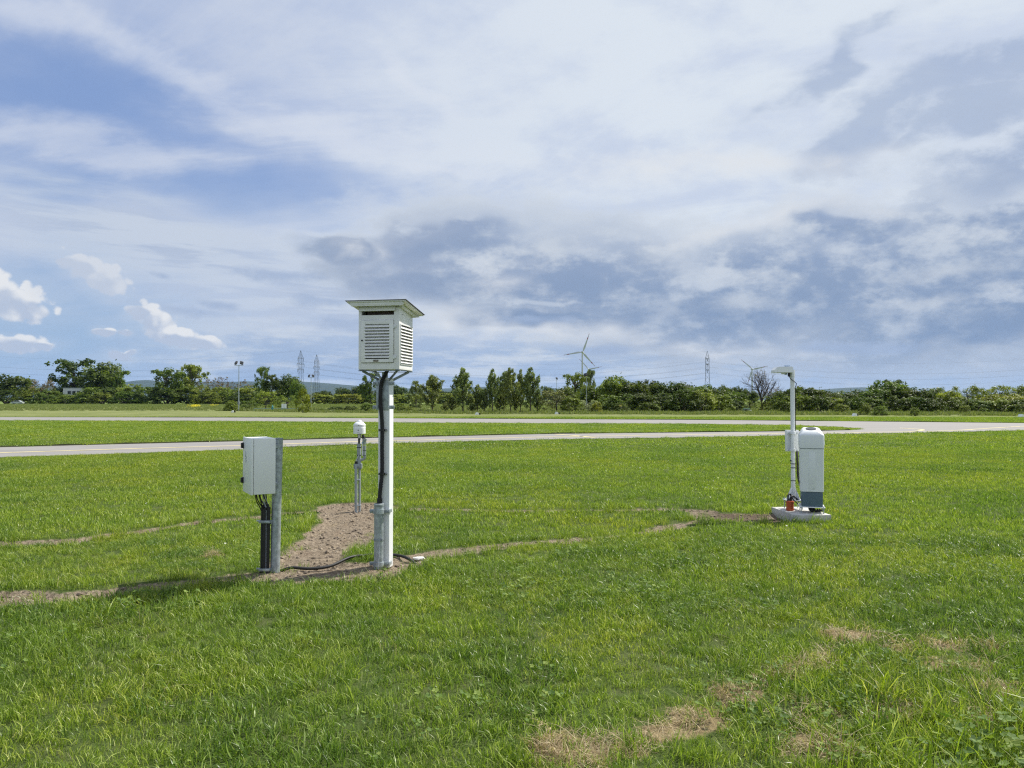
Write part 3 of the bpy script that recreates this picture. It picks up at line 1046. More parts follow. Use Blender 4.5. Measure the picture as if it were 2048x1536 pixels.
    tm = bpy.data.meshes.new('trunk')
    tm.from_pydata(mb.v, [], mb.f)
    tm.update()
    tm.materials.append(M['dead_bark'] if kind.startswith('bare') else M['bark'])
    PROTO[key] = (cm, tm)
    return PROTO[key]


NPRO = {'round': 4, 'open': 4, 'shrub': 4, 'poplar': 4, 'cone': 2, 'wispy': 3, 'bare': 1, 'bare_bush': 2}
COUNT = {}
prs = random.Random(5)


def plant(kind, name, cx, w, top, D, color, label, cat, group=None, rot=None, dz=0.0):
    """w in photo pixels at distance D; base on the ground at D"""
    c = COUNT.get(kind, 0)
    COUNT[kind] = c + 1
    cm, tm = proto(kind, c % NPRO[kind])
    h = CAM_H + (HOR - top) / F_PX * D
    W = w * (1.22 if kind == 'poplar' else 1.12) / F_PX * D
    base = P(cx, 790, D)
    rz = prs.uniform(0, 6.28) if rot is None else rot
    e = empty(name, (base.x, D, 0), rz, label, cat, group)
    sy = W * prs.uniform(.9, 1.1)
    for nm, me in (('trunk', tm), ('crown', cm)):
        o = link(nm, me, None, e)
        o.scale = (W, sy, h)
        v = prs.uniform(.86, 1.14)
        o.color = (color[0] * v * prs.uniform(.93, 1.07), color[1] * v, color[2] * v, 1)
    return e


DG = (0.066, 0.098, 0.020)
MG = (0.100, 0.148, 0.030)
LG = (0.160, 0.210, 0.042)
YG = (0.205, 0.235, 0.036)
GG = (0.160, 0.190, 0.095)
SG = (0.25, 0.28, 0.19)
BR = (0.150, 0.115, 0.072)
PG = (0.165, 0.205, 0.080)

# --- the big trees behind the left field
plant('round', 'broadleaf_tree', 28, 68, 752, 330, DG, 'dark rounded broadleaf tree rising behind the silver car', 'tree')
plant('wispy', 'thin_tree', 84, 46, 759, 318, BR, 'thin brownish half-leafed tree between the round dark tree and the tall trees', 'tree')
plant('open', 'broadleaf_tree', 148, 92, 719, 345, DG, 'tallest dark broadleaf tree standing over the white building', 'tree', rot=.4)
plant('round', 'broadleaf_tree', 206, 72, 727, 340, MG, 'tall paler green tree beside the tallest dark tree', 'tree')
plant('open', 'broadleaf_tree', 241, 48, 742, 335, MG, 'gappy small tree with sideways branches at the end of the tall trees', 'tree')
plant('open', 'broadleaf_tree', 335, 62, 739, 300, MG, 'leafy tree rising above the domed thicket, beside the feathery light green tree', 'tree')
plant('open', 'broadleaf_tree', 384, 60, 730, 315, LG, 'feathery light green tree next to the brown thicket', 'tree')
g = 'brown leafless bushes'
for cx, w, t, D in ((415, 70, 749, 310), (450, 66, 752, 305), (478, 60, 760, 300), (500, 46, 768, 300)):
    plant('bare_bush', 'bare_bush', cx, w, t, D, BR, 'brown nearly leafless bush in the thicket behind the tall floodlight mast', 'bush', g)
g = 'shrubs along the left field edge'
for cx, w, t, D in ((12, 60, 780, 318), (62, 56, 776, 314), (100, 52, 778, 316), (128, 40, 788, 320), (165, 50, 786, 318), (188, 60, 775, 312), (225, 62, 774, 316), (262, 66, 769, 314), (292, 56, 774, 310),
                    (205, 50, 785, 306), (250, 56, 783, 305), (85, 54, 786, 308), (135, 50, 790, 310)):
    plant('shrub', 'shrub', cx, w, t, D, prs.choice([DG, MG, MG, LG]), 'green shrub in the continuous thicket along the field below the tall trees', 'shrub', g)
plant('shrub', 'domed_shrub', 333, 68, 774, 296, DG, 'broad dark domed shrub under the leafy tree at the field edge', 'shrub')
g = 'shrubs behind the tall floodlight mast'
for cx, w, t, D in ((375, 60, 772, 300), (402, 56, 775, 298), (438, 60, 774, 296), (468, 58, 776, 294), (500, 56, 772, 292), (528, 56, 780, 290), (420, 54, 784, 288), (480, 54, 788, 285), (555, 50, 786, 285)):
    plant('shrub', 'shrub', cx, w, t, D, prs.choice([DG, MG, MG, LG]), 'green shrub in the thicket behind the tall floodlight mast', 'shrub', g)
plant('shrub', 'bush', 463, 30, 801, 116, LG, 'small rounded bright green bush at the foot of the tall floodlight mast', 'bush')
plant('wispy', 'bush', 500, 40, 801, 118, MG, 'loose low bush between the tall floodlight mast and the teal post', 'bush')
plant('wispy', 'thin_tree', 531, 46, 782, 135, LG, 'loose pale green sapling behind the teal post', 'tree')
plant('open', 'broadleaf_tree', 528, 30, 734, 250, MG, 'slender upright pale green tree beside the dark pointed tree', 'tree')
plant('cone', 'dark_tree', 544, 44, 750, 240, DG, 'dark dense pointed tree between slender tree and broad dark tree', 'tree')
plant('round', 'broadleaf_tree', 574, 46, 751, 245, DG, 'broad dark tree in front of the two lattice pylons', 'tree')
plant('round', 'broadleaf_tree', 594, 32, 762, 235, MG, 'small tree close beside the broad dark tree near the pylons', 'tree')
plant('cone', 'conical_bush', 606, 28, 777, 99, YG, 'yellow green conical bush standing alone in the grass before the pylons', 'bush')
plant('wispy', 'bush', 575, 40, 790, 130, LG, 'loose light green bush behind the white notice boards', 'bush')
g = 'hedge behind the pale field'
for j in range(15):
    cx = 600 + j * 24
    plant('shrub', 'hedge_shrub', cx, 44, 787.5 + prs.uniform(-1, 1.5), 330, YG if j % 3 else LG, 'yellow green hedge shrub in the straight row behind the pale field', 'shrub', g)
g = 'round trees beyond the hedge'
for cx, w, t in ((645, 30, 782), (685, 32, 776), (718, 36, 772), (795, 36, 770), (655, 24, 784), (770, 30, 775), (905, 34, 782), (880, 40, 780)):
    plant('round', 'round_tree', cx, w, t, 430, DG, 'small round tree top showing over the yellow green hedge', 'tree', g)
plant('open', 'broadleaf_tree', 742, 46, 746, 260, MG, 'gappy tree directly behind the mast of the louvred shelter', 'tree')
g = 'low dark shrubs before the pale field'
for cx, w, t, D in ((638, 30, 817, 112), (672, 36, 813, 110), (700, 30, 812, 108), (735, 28, 806, 106), (812, 32, 812, 108), (800, 26, 806, 110), (650, 22, 819, 108)):
    plant('shrub', 'shrub', cx, w, t, D, prs.choice([DG, MG, LG]), 'low dark shrub before the pale field behind the louvred shelter', 'shrub', g)
plant('cone', 'young_tree', 832, 34, 762, 150, PG, 'young conical tree standing just right of the louvred shelter post', 'tree')
plant('poplar', 'poplar_tree', 865, 40, 751, 104, PG, 'bushy poplar at the row end nearest the louvred shelter', 'tree')
plant('poplar', 'poplar_tree', 926, 42, 737, 101, PG, 'lone full poplar between the row end and the poplar cluster', 'tree')
g = 'clustered poplars'
for cx, w, t, D in ((985, 28, 739, 100), (1008, 30, 745, 102), (1021, 28, 738, 99), (1041, 22, 740, 101), (1061, 38, 736, 98)):
    plant('poplar', 'poplar_tree', cx, w, t, D, PG, 'poplar in the tight cluster of five before the pale field', 'tree', g)
g = 'undergrowth saplings among the poplars'
for cx, w, t, D in ((955, 26, 770, 102), (968, 24, 778, 101), (1000, 22, 785, 101), (1032, 22, 782, 100), (1075, 24, 780, 101), (905, 20, 795, 102), (890, 18, 806, 103), (945, 18, 806, 100)):
    plant('poplar', 'sapling', cx, w, t, D, PG, 'thin sapling filling the gaps among the poplars', 'sapling', g)
plant('wispy', 'willow_bush', 1113, 66, 780, 99, GG, 'big loose grey green willow bush beside the poplar cluster', 'bush')
plant('shrub', 'bush', 1142, 44, 792, 97, LG, 'lighter rounded bush hugging the grey green willow bush', 'bush')
plant('wispy', 'silver_bush', 1178, 40, 800, 98, SG, 'silvery pale bush between the willow and the dark thicket', 'bush')
plant('shrub', 'bush', 1194, 24, 804, 96, YG, 'small bright green bush beside the silvery bush', 'bush')
plant('round', 'round_tree', 1096, 24, 774, 260, DG, 'small dark round tree far behind the willow bush', 'tree')
plant('open', 'broadleaf_tree', 1152, 56, 748, 150, LG, 'light green tree with broken crown under the front turbine', 'tree')
plant('open', 'broadleaf_tree', 1180, 26, 740, 170, GG, 'narrow grey green tree hiding the foot of the far turbine', 'tree')
plant('round', 'broadleaf_tree', 1228, 60, 754, 118, LG, 'broad dome of bright leaves topping the thicket near the turbines', 'tree')
g = 'dark thicket between turbines and bare tree'
for cx, w, t, D in ((1130, 50, 775, 125), (1185, 56, 772, 122), (1265, 66, 764, 116), (1300, 66, 762, 118), (1335, 62, 766, 117), (1368, 64, 767, 118), (1400, 62, 772, 114), (1432, 56, 776, 112), (1462, 48, 784, 110)):
    plant('round', 'thicket_tree', cx, w, t, D, prs.choice([DG, DG, MG]), 'dark dense tree in the thicket between the turbines and the bare tree', 'tree', g)
g = 'thicket shrubs at grass edge'
for j, (cx, w, t, D) in enumerate(((1215, 56, 790, 106), (1250, 62, 788, 105), (1290, 64, 786, 104), (1330, 62, 787, 105), (1368, 66, 778, 102), (1408, 62, 780, 101), (1440, 50, 788, 102), (1475, 40, 800, 104), (1240, 40, 806, 100),
                    (1300, 40, 805, 101), (1345, 40, 800, 102), (1398, 44, 798, 99))):
    plant('shrub', 'shrub', cx, w, t, D, prs.choice([DG, MG, DG, LG]), 'green shrub fringing the thicket between the turbines and the bare tree', 'shrub', g)
g = 'far round trees over the gap'
for cx, w, t in ((1450, 22, 771), (1470, 24, 774), (1487, 26, 777), (1505, 24, 782)):
    plant('round', 'round_tree', cx, w, t, 210, DG, 'small far round tree in the gap beside the bare tree', 'tree', g)
plant('bare', 'bare_tree', 1524, 72, 734, 112, (.12, .11, .07), 'bare dead-looking tree with spreading twigs behind the slim white pole', 'tree', rot=.3)
plant('bare_bush', 'bare_bush', 1545, 44, 768, 114, BR, 'thin brownish bush under the bare tree', 'bush')
plant('wispy', 'bush', 1500, 50, 795, 112, LG, 'loose light green bush at the left foot of the bare tree', 'bush')
plant('shrub', 'bush', 1538, 34, 804, 104, YG, 'bright yellow green bush at the foot of the bare tree', 'bush')
g = 'dense trees right of the bare tree'
for cx, w, t, D in ((1578, 66, 777, 104), (1612, 62, 775, 106), (1650, 60, 783, 106), (1690, 60, 784, 108), (1725, 60, 781, 108), (1778, 72, 764, 106), (1800, 60, 774, 104), (1838, 62, 777, 104), (1870, 56, 778, 106), (1755, 56, 779, 104)):
    plant('round', 'thicket_tree', cx, w, t, D, prs.choice([DG, DG, MG]), 'dense green tree in the wood behind the weather instrument pillar', 'tree', g)
plant('open', 'broadleaf_tree', 1786, 46, 760, 118, DG, 'dark tree poking highest out of the wood behind the instrument pillar', 'tree')
g = 'shrubs fringing the wood'
for cx, w, t, D in ((1565, 50, 792, 98), (1602, 56, 790, 99), (1640, 56, 790, 97), (1672, 50, 796, 97), (1705, 52, 794, 97), (1745, 52, 794, 98), (1790, 56, 792, 97), (1830, 52, 794, 97), (1866, 50, 796, 96), (1950, 56, 798, 97), (2000, 56, 797, 97), (2040, 50, 800, 96), (1915, 50, 796, 97)):
    plant('shrub', 'shrub', cx, w, t, D, prs.choice([DG, MG, MG, LG]), 'green shrub fringing the wood behind the weather instrument pillar', 'shrub', g)
plant('round', 'broadleaf_tree', 1898, 52, 782, 100, YG, 'bright yellow green tree where dark wood meets pale feathery trees', 'tree')
g = 'pale feathery trees'
for cx, w, t, D in ((1880, 46, 775, 108), (1935, 56, 772, 104), (1968, 50, 776, 106), (1998, 60, 771, 103), (2030, 54, 772, 104), (2062, 50, 774, 104), (2100, 56, 772, 104)):
    plant('wispy', 'feathery_tree', cx, w, t, D, LG, 'pale feathery tree at the yellow green end of the wood', 'tree', g)
g = 'yellowish trees inside the feathery row'
for cx, w, t, D in ((1990, 60, 790, 101), (2035, 60, 790, 101), (2085, 60, 788, 101)):
    plant('round', 'broadleaf_tree', cx, w, t, D, YG, 'yellowish bushy tree below the pale feathery trees', 'tree', g)
g = 'small bushes standing before the wood'
for cx, w, t, b in ((1684, 30, 808, 828), (1732, 24, 807, 830), (1763, 28, 812, 831), (1829, 18, 815, 832), (1929, 22, 811, 828), (1875, 14, 820, 830), (2042, 26, 808, 829)):
    plant('shrub', 'bush', cx, w, t, 2539 / (b - 800), LG, 'small light green bush standing free before the wood', 'bush', g)

ORD = ['first', 'second', 'third', 'fourth', 'fifth', 'sixth', 'seventh', 'eighth', 'ninth', 'tenth', 'eleventh', 'twelfth', 'thirteenth', 'fourteenth', 'fifteenth', 'sixteenth']
ROWS = {
    'brown leafless bushes': '%s brown leafless bush counted from the feathery light green tree',
    'shrubs along the left field edge': '%s green shrub from the silver car, in the thicket below tall trees',
    'shrubs behind the tall floodlight mast': '%s green thicket shrub counted from the dark domed shrub towards the pylons',
    'hedge behind the pale field': '%s yellow green hedge shrub of the row starting behind the conical bush',
    'round trees beyond the hedge': '%s small round tree top over the hedge, counted from the pylons',
    'low dark shrubs before the pale field': '%s low dark shrub before the pale field, counted from the conical bush',
    'clustered poplars': '%s poplar of the tight cluster of five, counted from the lone poplar',
    'undergrowth saplings among the poplars': '%s thin sapling among the poplars, counted from the shelter post',
    'dark thicket between turbines and bare tree': '%s dark thicket tree from the willow bush towards the bare tree',
    'thicket shrubs at grass edge': '%s green shrub fringing the thicket, from the silvery bush towards bare tree',
    'far round trees over the gap': '%s small far round tree, counted from the lone pylon to the bare tree',
    'dense trees right of the bare tree': '%s dense tree of the wood, counted from the slim white pole',
    'shrubs fringing the wood': '%s green shrub fringing the wood, counted from the slim white pole',
    'pale feathery trees': '%s pale feathery tree, counted from the dark wood outwards',
    'yellowish trees inside the feathery row': '%s yellowish bushy tree below the feathery trees, counted from the dark wood',
    'small bushes standing before the wood': '%s small light bush standing free before the wood, from the instrument pillar',
}
for gname, text in ROWS.items():
    mem = sorted([o for o in COL.objects if o.get('group') == gname], key=lambda o: o.location.x / o.location.y)
    for i, o in enumerate(mem):
        o['label'] = text % ORD[i]

# ================================================================== LOUVRED INSTRUMENT SHELTER
def shelter():
    D = 7.75
    X = (772 - CX) / F_PX * D
    root = empty('instrument_shelter', (X, D, 0), R(-10.5), 'white louvred weather shelter with flat roof raised on a white post', 'weather shelter')
    W, DP, Z0, Z1 = 0.42, 0.42, 1.95, 2.575
    hw, hd, t = W / 2, DP / 2, 0.02
    WW = M['white_wood']
    DZ0, DZ1 = Z0 + 0.065, Z0 + 0.485           # door opening
    SZ0, SZ1 = Z0 + 0.535, Z0 + 0.575           # upper slot
    b = MB()
    # front frame
    dl, dr = -hw + 0.030, hw - 0.055
    b.box((-hw + .015, -hd + t / 2, (Z0 + Z1) / 2), (.03, t, Z1 - Z0), .002)
    b.box(((dr + hw) / 2, -hd + t / 2, (Z0 + Z1) / 2), (hw - dr, t, Z1 - Z0), .002)
    b.box(((dl + dr) / 2, -hd + t / 2, (Z0 + DZ0) / 2), (dr - dl, t - .001, DZ0 - Z0), .001)
    b.box(((dl + dr) / 2, -hd + t / 2, (DZ1 + SZ0) / 2), (dr - dl, t - .001, SZ0 - DZ1), .001)
    b.box(((dl + dr) / 2, -hd + t / 2, (SZ1 + Z1) / 2), (dr - dl, t - .001, Z1 - SZ1), .001)
    # back and far side
    b.box((0, hd - t / 2, (Z0 + Z1) / 2), (W - .002, t, Z1 - Z0))
    b.box((-hw + t / 2, 0, (Z0 + Z1) / 2), (t, DP - 2 * t - .002, Z1 - Z0))
    # near side with louvre opening
    LZ0, LZ1 = Z0 + 0.055, Z0 + 0.445
    x = hw - t / 2
    ly0, ly1 = -hd + .028, hd - .030
    b.box((x, 0, (Z0 + LZ0) / 2), (t, DP - 2 * t - .002, LZ0 - Z0), .001)
    b.box((x, 0, (LZ1 + Z1) / 2), (t, DP - 2 * t - .002, Z1 - LZ1), .001)
    b.box((x, (-hd + t + ly0) / 2, (LZ0 + LZ1) / 2), (t - .001, ly0 + hd - t, LZ1 - LZ0))
    b.box((x, (ly1 + hd - t) / 2, (LZ0 + LZ1) / 2), (t - .001, hd - t - ly1, LZ1 - LZ0))
    # floor + ceiling
    b.box((0, 0, Z0 + .008), (W - 2 * t - .004, DP - 2 * t - .004, .016))
    b.box((0, 0, Z1 - .012), (W - 2 * t - .004, DP - 2 * t - .004, .016))
    b.build('cabinet', WW, root, 40)
    MB().box((0, 0, (Z0 + Z1) / 2), (W - .13, DP - .13, Z1 - Z0 - .05)).build('inner_shade_block', M['inner_shade'], root)  # plain block, coloured dark to stand in for the shaded inner louvres
    # drip board over the slot
    db = MB()
    db.box(((dl + dr) / 2, -hd - .010, SZ1 + .028), (dr - dl + .03, .010, .062), .002, (R(-14), 0, 0))
    db.build('drip_board', WW, root, 40)
    # door
    door = MB()
    y = -hd - .006
    fw = .042
    a0, a1 = dl + .003, dr - .003
    door.box((a0 + fw / 2, y, (DZ0 + DZ1) / 2), (fw, .026, DZ1 - DZ0 - .006), .003)
    door.box((a1 - fw / 2, y, (DZ0 + DZ1) / 2), (fw, .026, DZ1 - DZ0 - .006), .003)
    bot, tp = .034, .038
    door.box(((a0 + a1) / 2, y, DZ0 + bot / 2 + .003), (a1 - a0 - 2 * fw, .0255, bot), .002)
    door.box(((a0 + a1) / 2, y, DZ1 - tp / 2 - .003), (a1 - a0 - 2 * fw, .0255, tp), .002)
    dobj = door.build('door', WW, root, 40)
    n = 11
    z_lo, z_hi = DZ0 + bot + .006, DZ1 - tp - .012
    sw = a1 - a0 - 2 * fw + .012
    sl_m = MB().box((0, 0, 0), (sw, .046, .006), .0015, (R(40), 0, 0))
    me = None
    for i in range(n):
        z = z_lo + (z_hi - z_lo) * (i + .35) / n
        if me is None:
            o = sl_m.build('slat', WW, dobj, 40)
            me = o.data
        else:
            o = link('slat', me, None, dobj)
        o.location = ((a0 + a1) / 2, y - .004, z + .012)
    for z in (Z0 + .12, Z0 + .42):
        h = MB().tube([(0, 0, -.018), (0, 0, .018)], .006, 8).box((.010, .004, 0), (.02, .005, .026), .001)
        o = h.build('hinge', M['white_metal'], dobj, 40)
        o.location = (a1 + .006, -hd - .012, z)
    kn = MB().tube([(0, .002, 0), (0, -.012, 0)], .008, 12).build('lock_knob', M['black'], dobj, 40)
    kn.location = (a0 + .012, y - .012, Z0 + .285)
    pl = MB().box((0, 0, 0), (.052, .003, .021), .001).build('name_plate', M['tan_plate'], dobj)
    pl.location = ((a0 + a1) / 2 - .01, y - .0155, DZ0 + .019)
    ink = MB()
    for (dx, dz, w_, h_) in ((-.0205, .001, .005, .0115), (-.011, -.0005, .006, .007), (-.004, -.0005, .005, .007), (.003, -.0035, .006, .0025), (.011, -.001, .005, .008), (.0175, -.001, .005, .008)):
        ink.box((dx, -.0020, dz), (w_, .001, h_))
    ink.box((0, -.002, .0088), (.048, .001, .0012))
    o = ink.build('plate_print', M['black_line'], dobj)
    o.location = pl.location
    # side louvre
    sp = MB()
    sp.box((hw + .003, ly0 - .004, (LZ0 + LZ1) / 2), (.012, .014, LZ1 - LZ0 + .01), .001)
    sp.box((hw + .003, ly1 + .004, (LZ0 + LZ1) / 2), (.012, .014, LZ1 - LZ0 + .01), .001)
    sp.box((hw + .003, (ly0 + ly1) / 2, LZ1 + .001), (.0115, ly1 - ly0 - .002, .012), .001)
    sp.box((hw + .003, (ly0 + ly1) / 2, LZ0 - .001), (.0115, ly1 - ly0 - .002, .012), .001)
    spo = sp.build('side_louvre', WW, root, 40)
    n = 12
    sm = MB().box((0, 0, 0), (.046, ly1 - ly0 + .008, .006), .0015, (0, R(40), 0))
    me = None
    for i in range(n):
        z = LZ0 + (LZ1 - LZ0 - .02) * (i + .35) / n
        if me is None:
            o = sm.build('slat', WW, spo, 40); me = o.data
        else:
            o = link('slat', me, None, spo)
        o.location = (hw - .002, (ly0 + ly1) / 2, z + .012)
    hl = MB()
    for dy in (-.125, -.098):
        hl.tube([(hw - .001, dy, Z0 + .545), (hw + .0015, dy, Z0 + .545)], .005, 10)
    hl.build('vent_hole', M['dark_hole'], root)
    # roof: thin sloping sheet, soffit board and stepped moulding
    ov = 0.102
    sl_ = .085 / (DP + 2 * ov)
    ang = -math.atan(sl_)
    def slab(hx, y0, y1, z_front, th, mb):
        # top face slopes down to the back
        zf = lambda yy: z_front - (yy + hd + ov) * sl_
        mb.add([(-hx, y0, zf(y0) - th), (hx, y0, zf(y0) - th), (hx, y1, zf(y1) - th), (-hx, y1, zf(y1) - th),
                (-hx, y0, zf(y0)), (hx, y0, zf(y0)), (hx, y1, zf(y1)), (-hx, y1, zf(y1))],
               [(3, 2, 1, 0), (4, 5, 6, 7), (0, 1, 5, 4), (1, 2, 6, 5), (2, 3, 7, 6), (3, 0, 4, 7)])
    zt = 2.622
    rb = MB(); slab(hw + ov - .012, -hd - ov + .012, hd + ov - .012, zt - .004, .012, rb)
    ro = rb.build('roof', WW, root)
    sheet = MB(); slab(hw + ov, -hd - ov, hd + ov, zt, .0038, sheet)
    sheet.build('roof_sheet', M['roof_edge'], ro)
    m1 = MB()
    m1.box((0, -hd - .068, zt - .030), (W + .13, .020, .026), .002)
    m1.box((0, -hd - .050, zt - .047), (W + .10, .050, .014), .002)
    m1.build('cornice', WW, ro, 40)
    MB().box((0, hd + .050, zt - .100), (W + .10, .040, .030), .002).build('rear_cornice', WW, ro, 40)
    und = MB(); slab(hw + .03, -hd + .0, hd + .03, zt - .0165, .03, und)
    und.build('soffit_block', WW, ro)
    # steel carrying frame and braces
    GD = M['galv_dark']
    fr = MB()
    for s in (-1, 1):
        fr.box((s * (hw - .02), 0, Z0 - .005), (.03, DP + .01, .006))
        fr.box((0, s * (hd - .02), Z0 - .0125), (W + .01, .03, .006))
    fr.build('base_frame', GD, root)
    for sx in (-1, 1):
        for sy in (-1, 1):
            br = MB()
            a = Vector((sx * (hw - .03), sy * (hd - .03), Z0 - .012))
            e = Vector((sx * .045, sy * .045, 1.845))
            d = (e - a)
            br.box((0, 0, 0), (.026, .006, d.length), .001)
            o = br.build('brace', GD, root)
            o.location = (a + e) / 2
            o.rotation_euler = d.to_track_quat('Z', 'X').to_euler()
    MB().box((hw - .07, -.06, Z0 - .004), (.03, .05, .018)).build('wedge', GD, root)
    # post, slightly rounded square tube
    pw = .118
    MB().box((0, 0, .925), (pw, pw, 1.89), .006, seg=3).build('post', M['white_metal'], root, 40)
    G_ = M['galv']
    ch = MB()
    ch.box((-.015, -pw / 2 - .004, 1.70), (.128, .006, .30), .001)
    ch.box((-.015 - .061, -pw / 2 + .02, 1.70), (.005, .04, .30), .001)
    cho = ch.build('mounting_channel', G_, root, 40)
    for z in (1.815, 1.578):
        for s in (-1, 1):
            ear = MB().box((s * .086 - .0, -pw / 2 - .011, z), (.055, .008, .036), .003)
            ear.build('lug', G_, root, 40)
            MB().tube([(s * .092, -pw / 2 - .016, z), (s * .092, -pw / 2 - .026, z)], .010, 6).build('bolt', M['galv_dark'], root)
    tp_ = MB().tube([(-.005, -.02, 1.72), (-.005, -.02, 1.93)], .03, 14)
    tp_.build('spigot', G_, root, 40)
    # corrugated conduit
    yb = -pw / 2 - .030
    key = [(.035, -.05, 1.96), (.018, -.075, 1.90), (-.008, yb - .004, 1.84), (-.022, yb - .006, 1.76), (-.026, yb, 1.62), (-.012, yb, 1.48), (-.006, yb, 1.35), (-.008, yb, 1.2), (-.006, yb, 1.05),
           (-.008, yb, .915), (-.020, yb, .80), (-.030, yb, .70), (-.031, yb, .64)]
    pts, rr = [], []
    for i in range(len(key) - 1):
        p0, p1 = Vector(key[max(i - 1, 0)]), Vector(key[i])
        p2, p3 = Vector(key[i + 1]), Vector(key[min(i + 2, len(key) - 1)])
        m_ = max(4, int((p2 - p1).length / .0035))
        for k in range(m_):
            t_ = k / m_
            pts.append(0.5 * ((2 * p1) + (p2 - p0) * t_ + (2 * p0 - 5 * p1 + 4 * p2 - p3) * t_ ** 2 + (3 * p1 - p0 - 3 * p2 + p3) * t_ ** 3))
            rr.append(.0205 if len(pts) % 3 else .0175)
    MB().tube(pts, rr, 12).build('conduit', M['black'], root, 60)
    for z in (1.35, .915):
        c = MB().box((-.006, yb + .012, z), (.090, .010, .022), .004)
        c.tube([(-.006, yb, z - .011), (-.006, yb, z + .011)], .0245, 14)
        co = c.build('conduit_clip', M['black'], root, 40)
        for s in (-1, 1):
            MB().tube([(-.006 + s * .037, yb + .007, z), (-.006 + s * .037, yb + .002, z)], .006, 8).build('screw', M['galv'], co)
    MB().lathe([(.022, .628), (.026, .63), (.026, .672), (.0225, .675), (.0225, .68)], 16).build('gland', M['black'], root, 40).location = (-.031, yb, 0)
    # galvanised stub pipe and clamps
    px_, py_ = -.030, -pw / 2 - .052
    MB().lathe([(.0465, -.06), (.0465, .60), (.050, .602), (.050, .622), (.042, .626), (.042, .58)], 28).build('ground_pipe', G_, root, 40).location = (px_, py_, 0)
    for z, hh in ((.548, .042), (.030, .040)):
        c = MB()
        c.lathe([(.0515, z - hh / 2), (.055, z - hh / 2), (.055, z + hh / 2), (.0515, z + hh / 2)], 24, Matrix.Translation((px_, py_, 0)))
        c.box((px_ - .072, py_, z), (.045, .014, hh - .004), .003)
        c.box((px_ + .078, py_ + .02, z), (.052, .014, hh - .004), .003)
        c.box((px_ + .098, py_ + .055, z), (.012, .075, hh - .008), .003)
        cc = c.build('pipe_clamp', G_, root, 40)
        for dx in (-.076, .084):
            MB().tube([(px_ + dx, py_ + (.02 if dx > 0 else 0) - .006, z), (px_ + dx, py_ + (.02 if dx > 0 else 0) - .018, z)], .012, 6).build('bolt', M['galv_dark'], cc)
    MB().lathe([(.0505, .262), (.0525, .262), (.0525, .276), (.0505, .276)], 24, Matrix.Translation((px_, py_, 0))).box((px_ + .045, py_ - .036, .275), (.018, .016, .030), .002).build('hose_band', M['galv_dark'], root, 40)
    MB().tube([(px_ + .036, py_ - .056, .33), (px_ + .034, py_ - .058, .27), (px_ + .028, py_ - .062, .12), (px_ + .018, py_ - .075, -.02)], .0032, 6).build('earth_wire', M['grey_cable'], root, 60)
    return root


shelter()


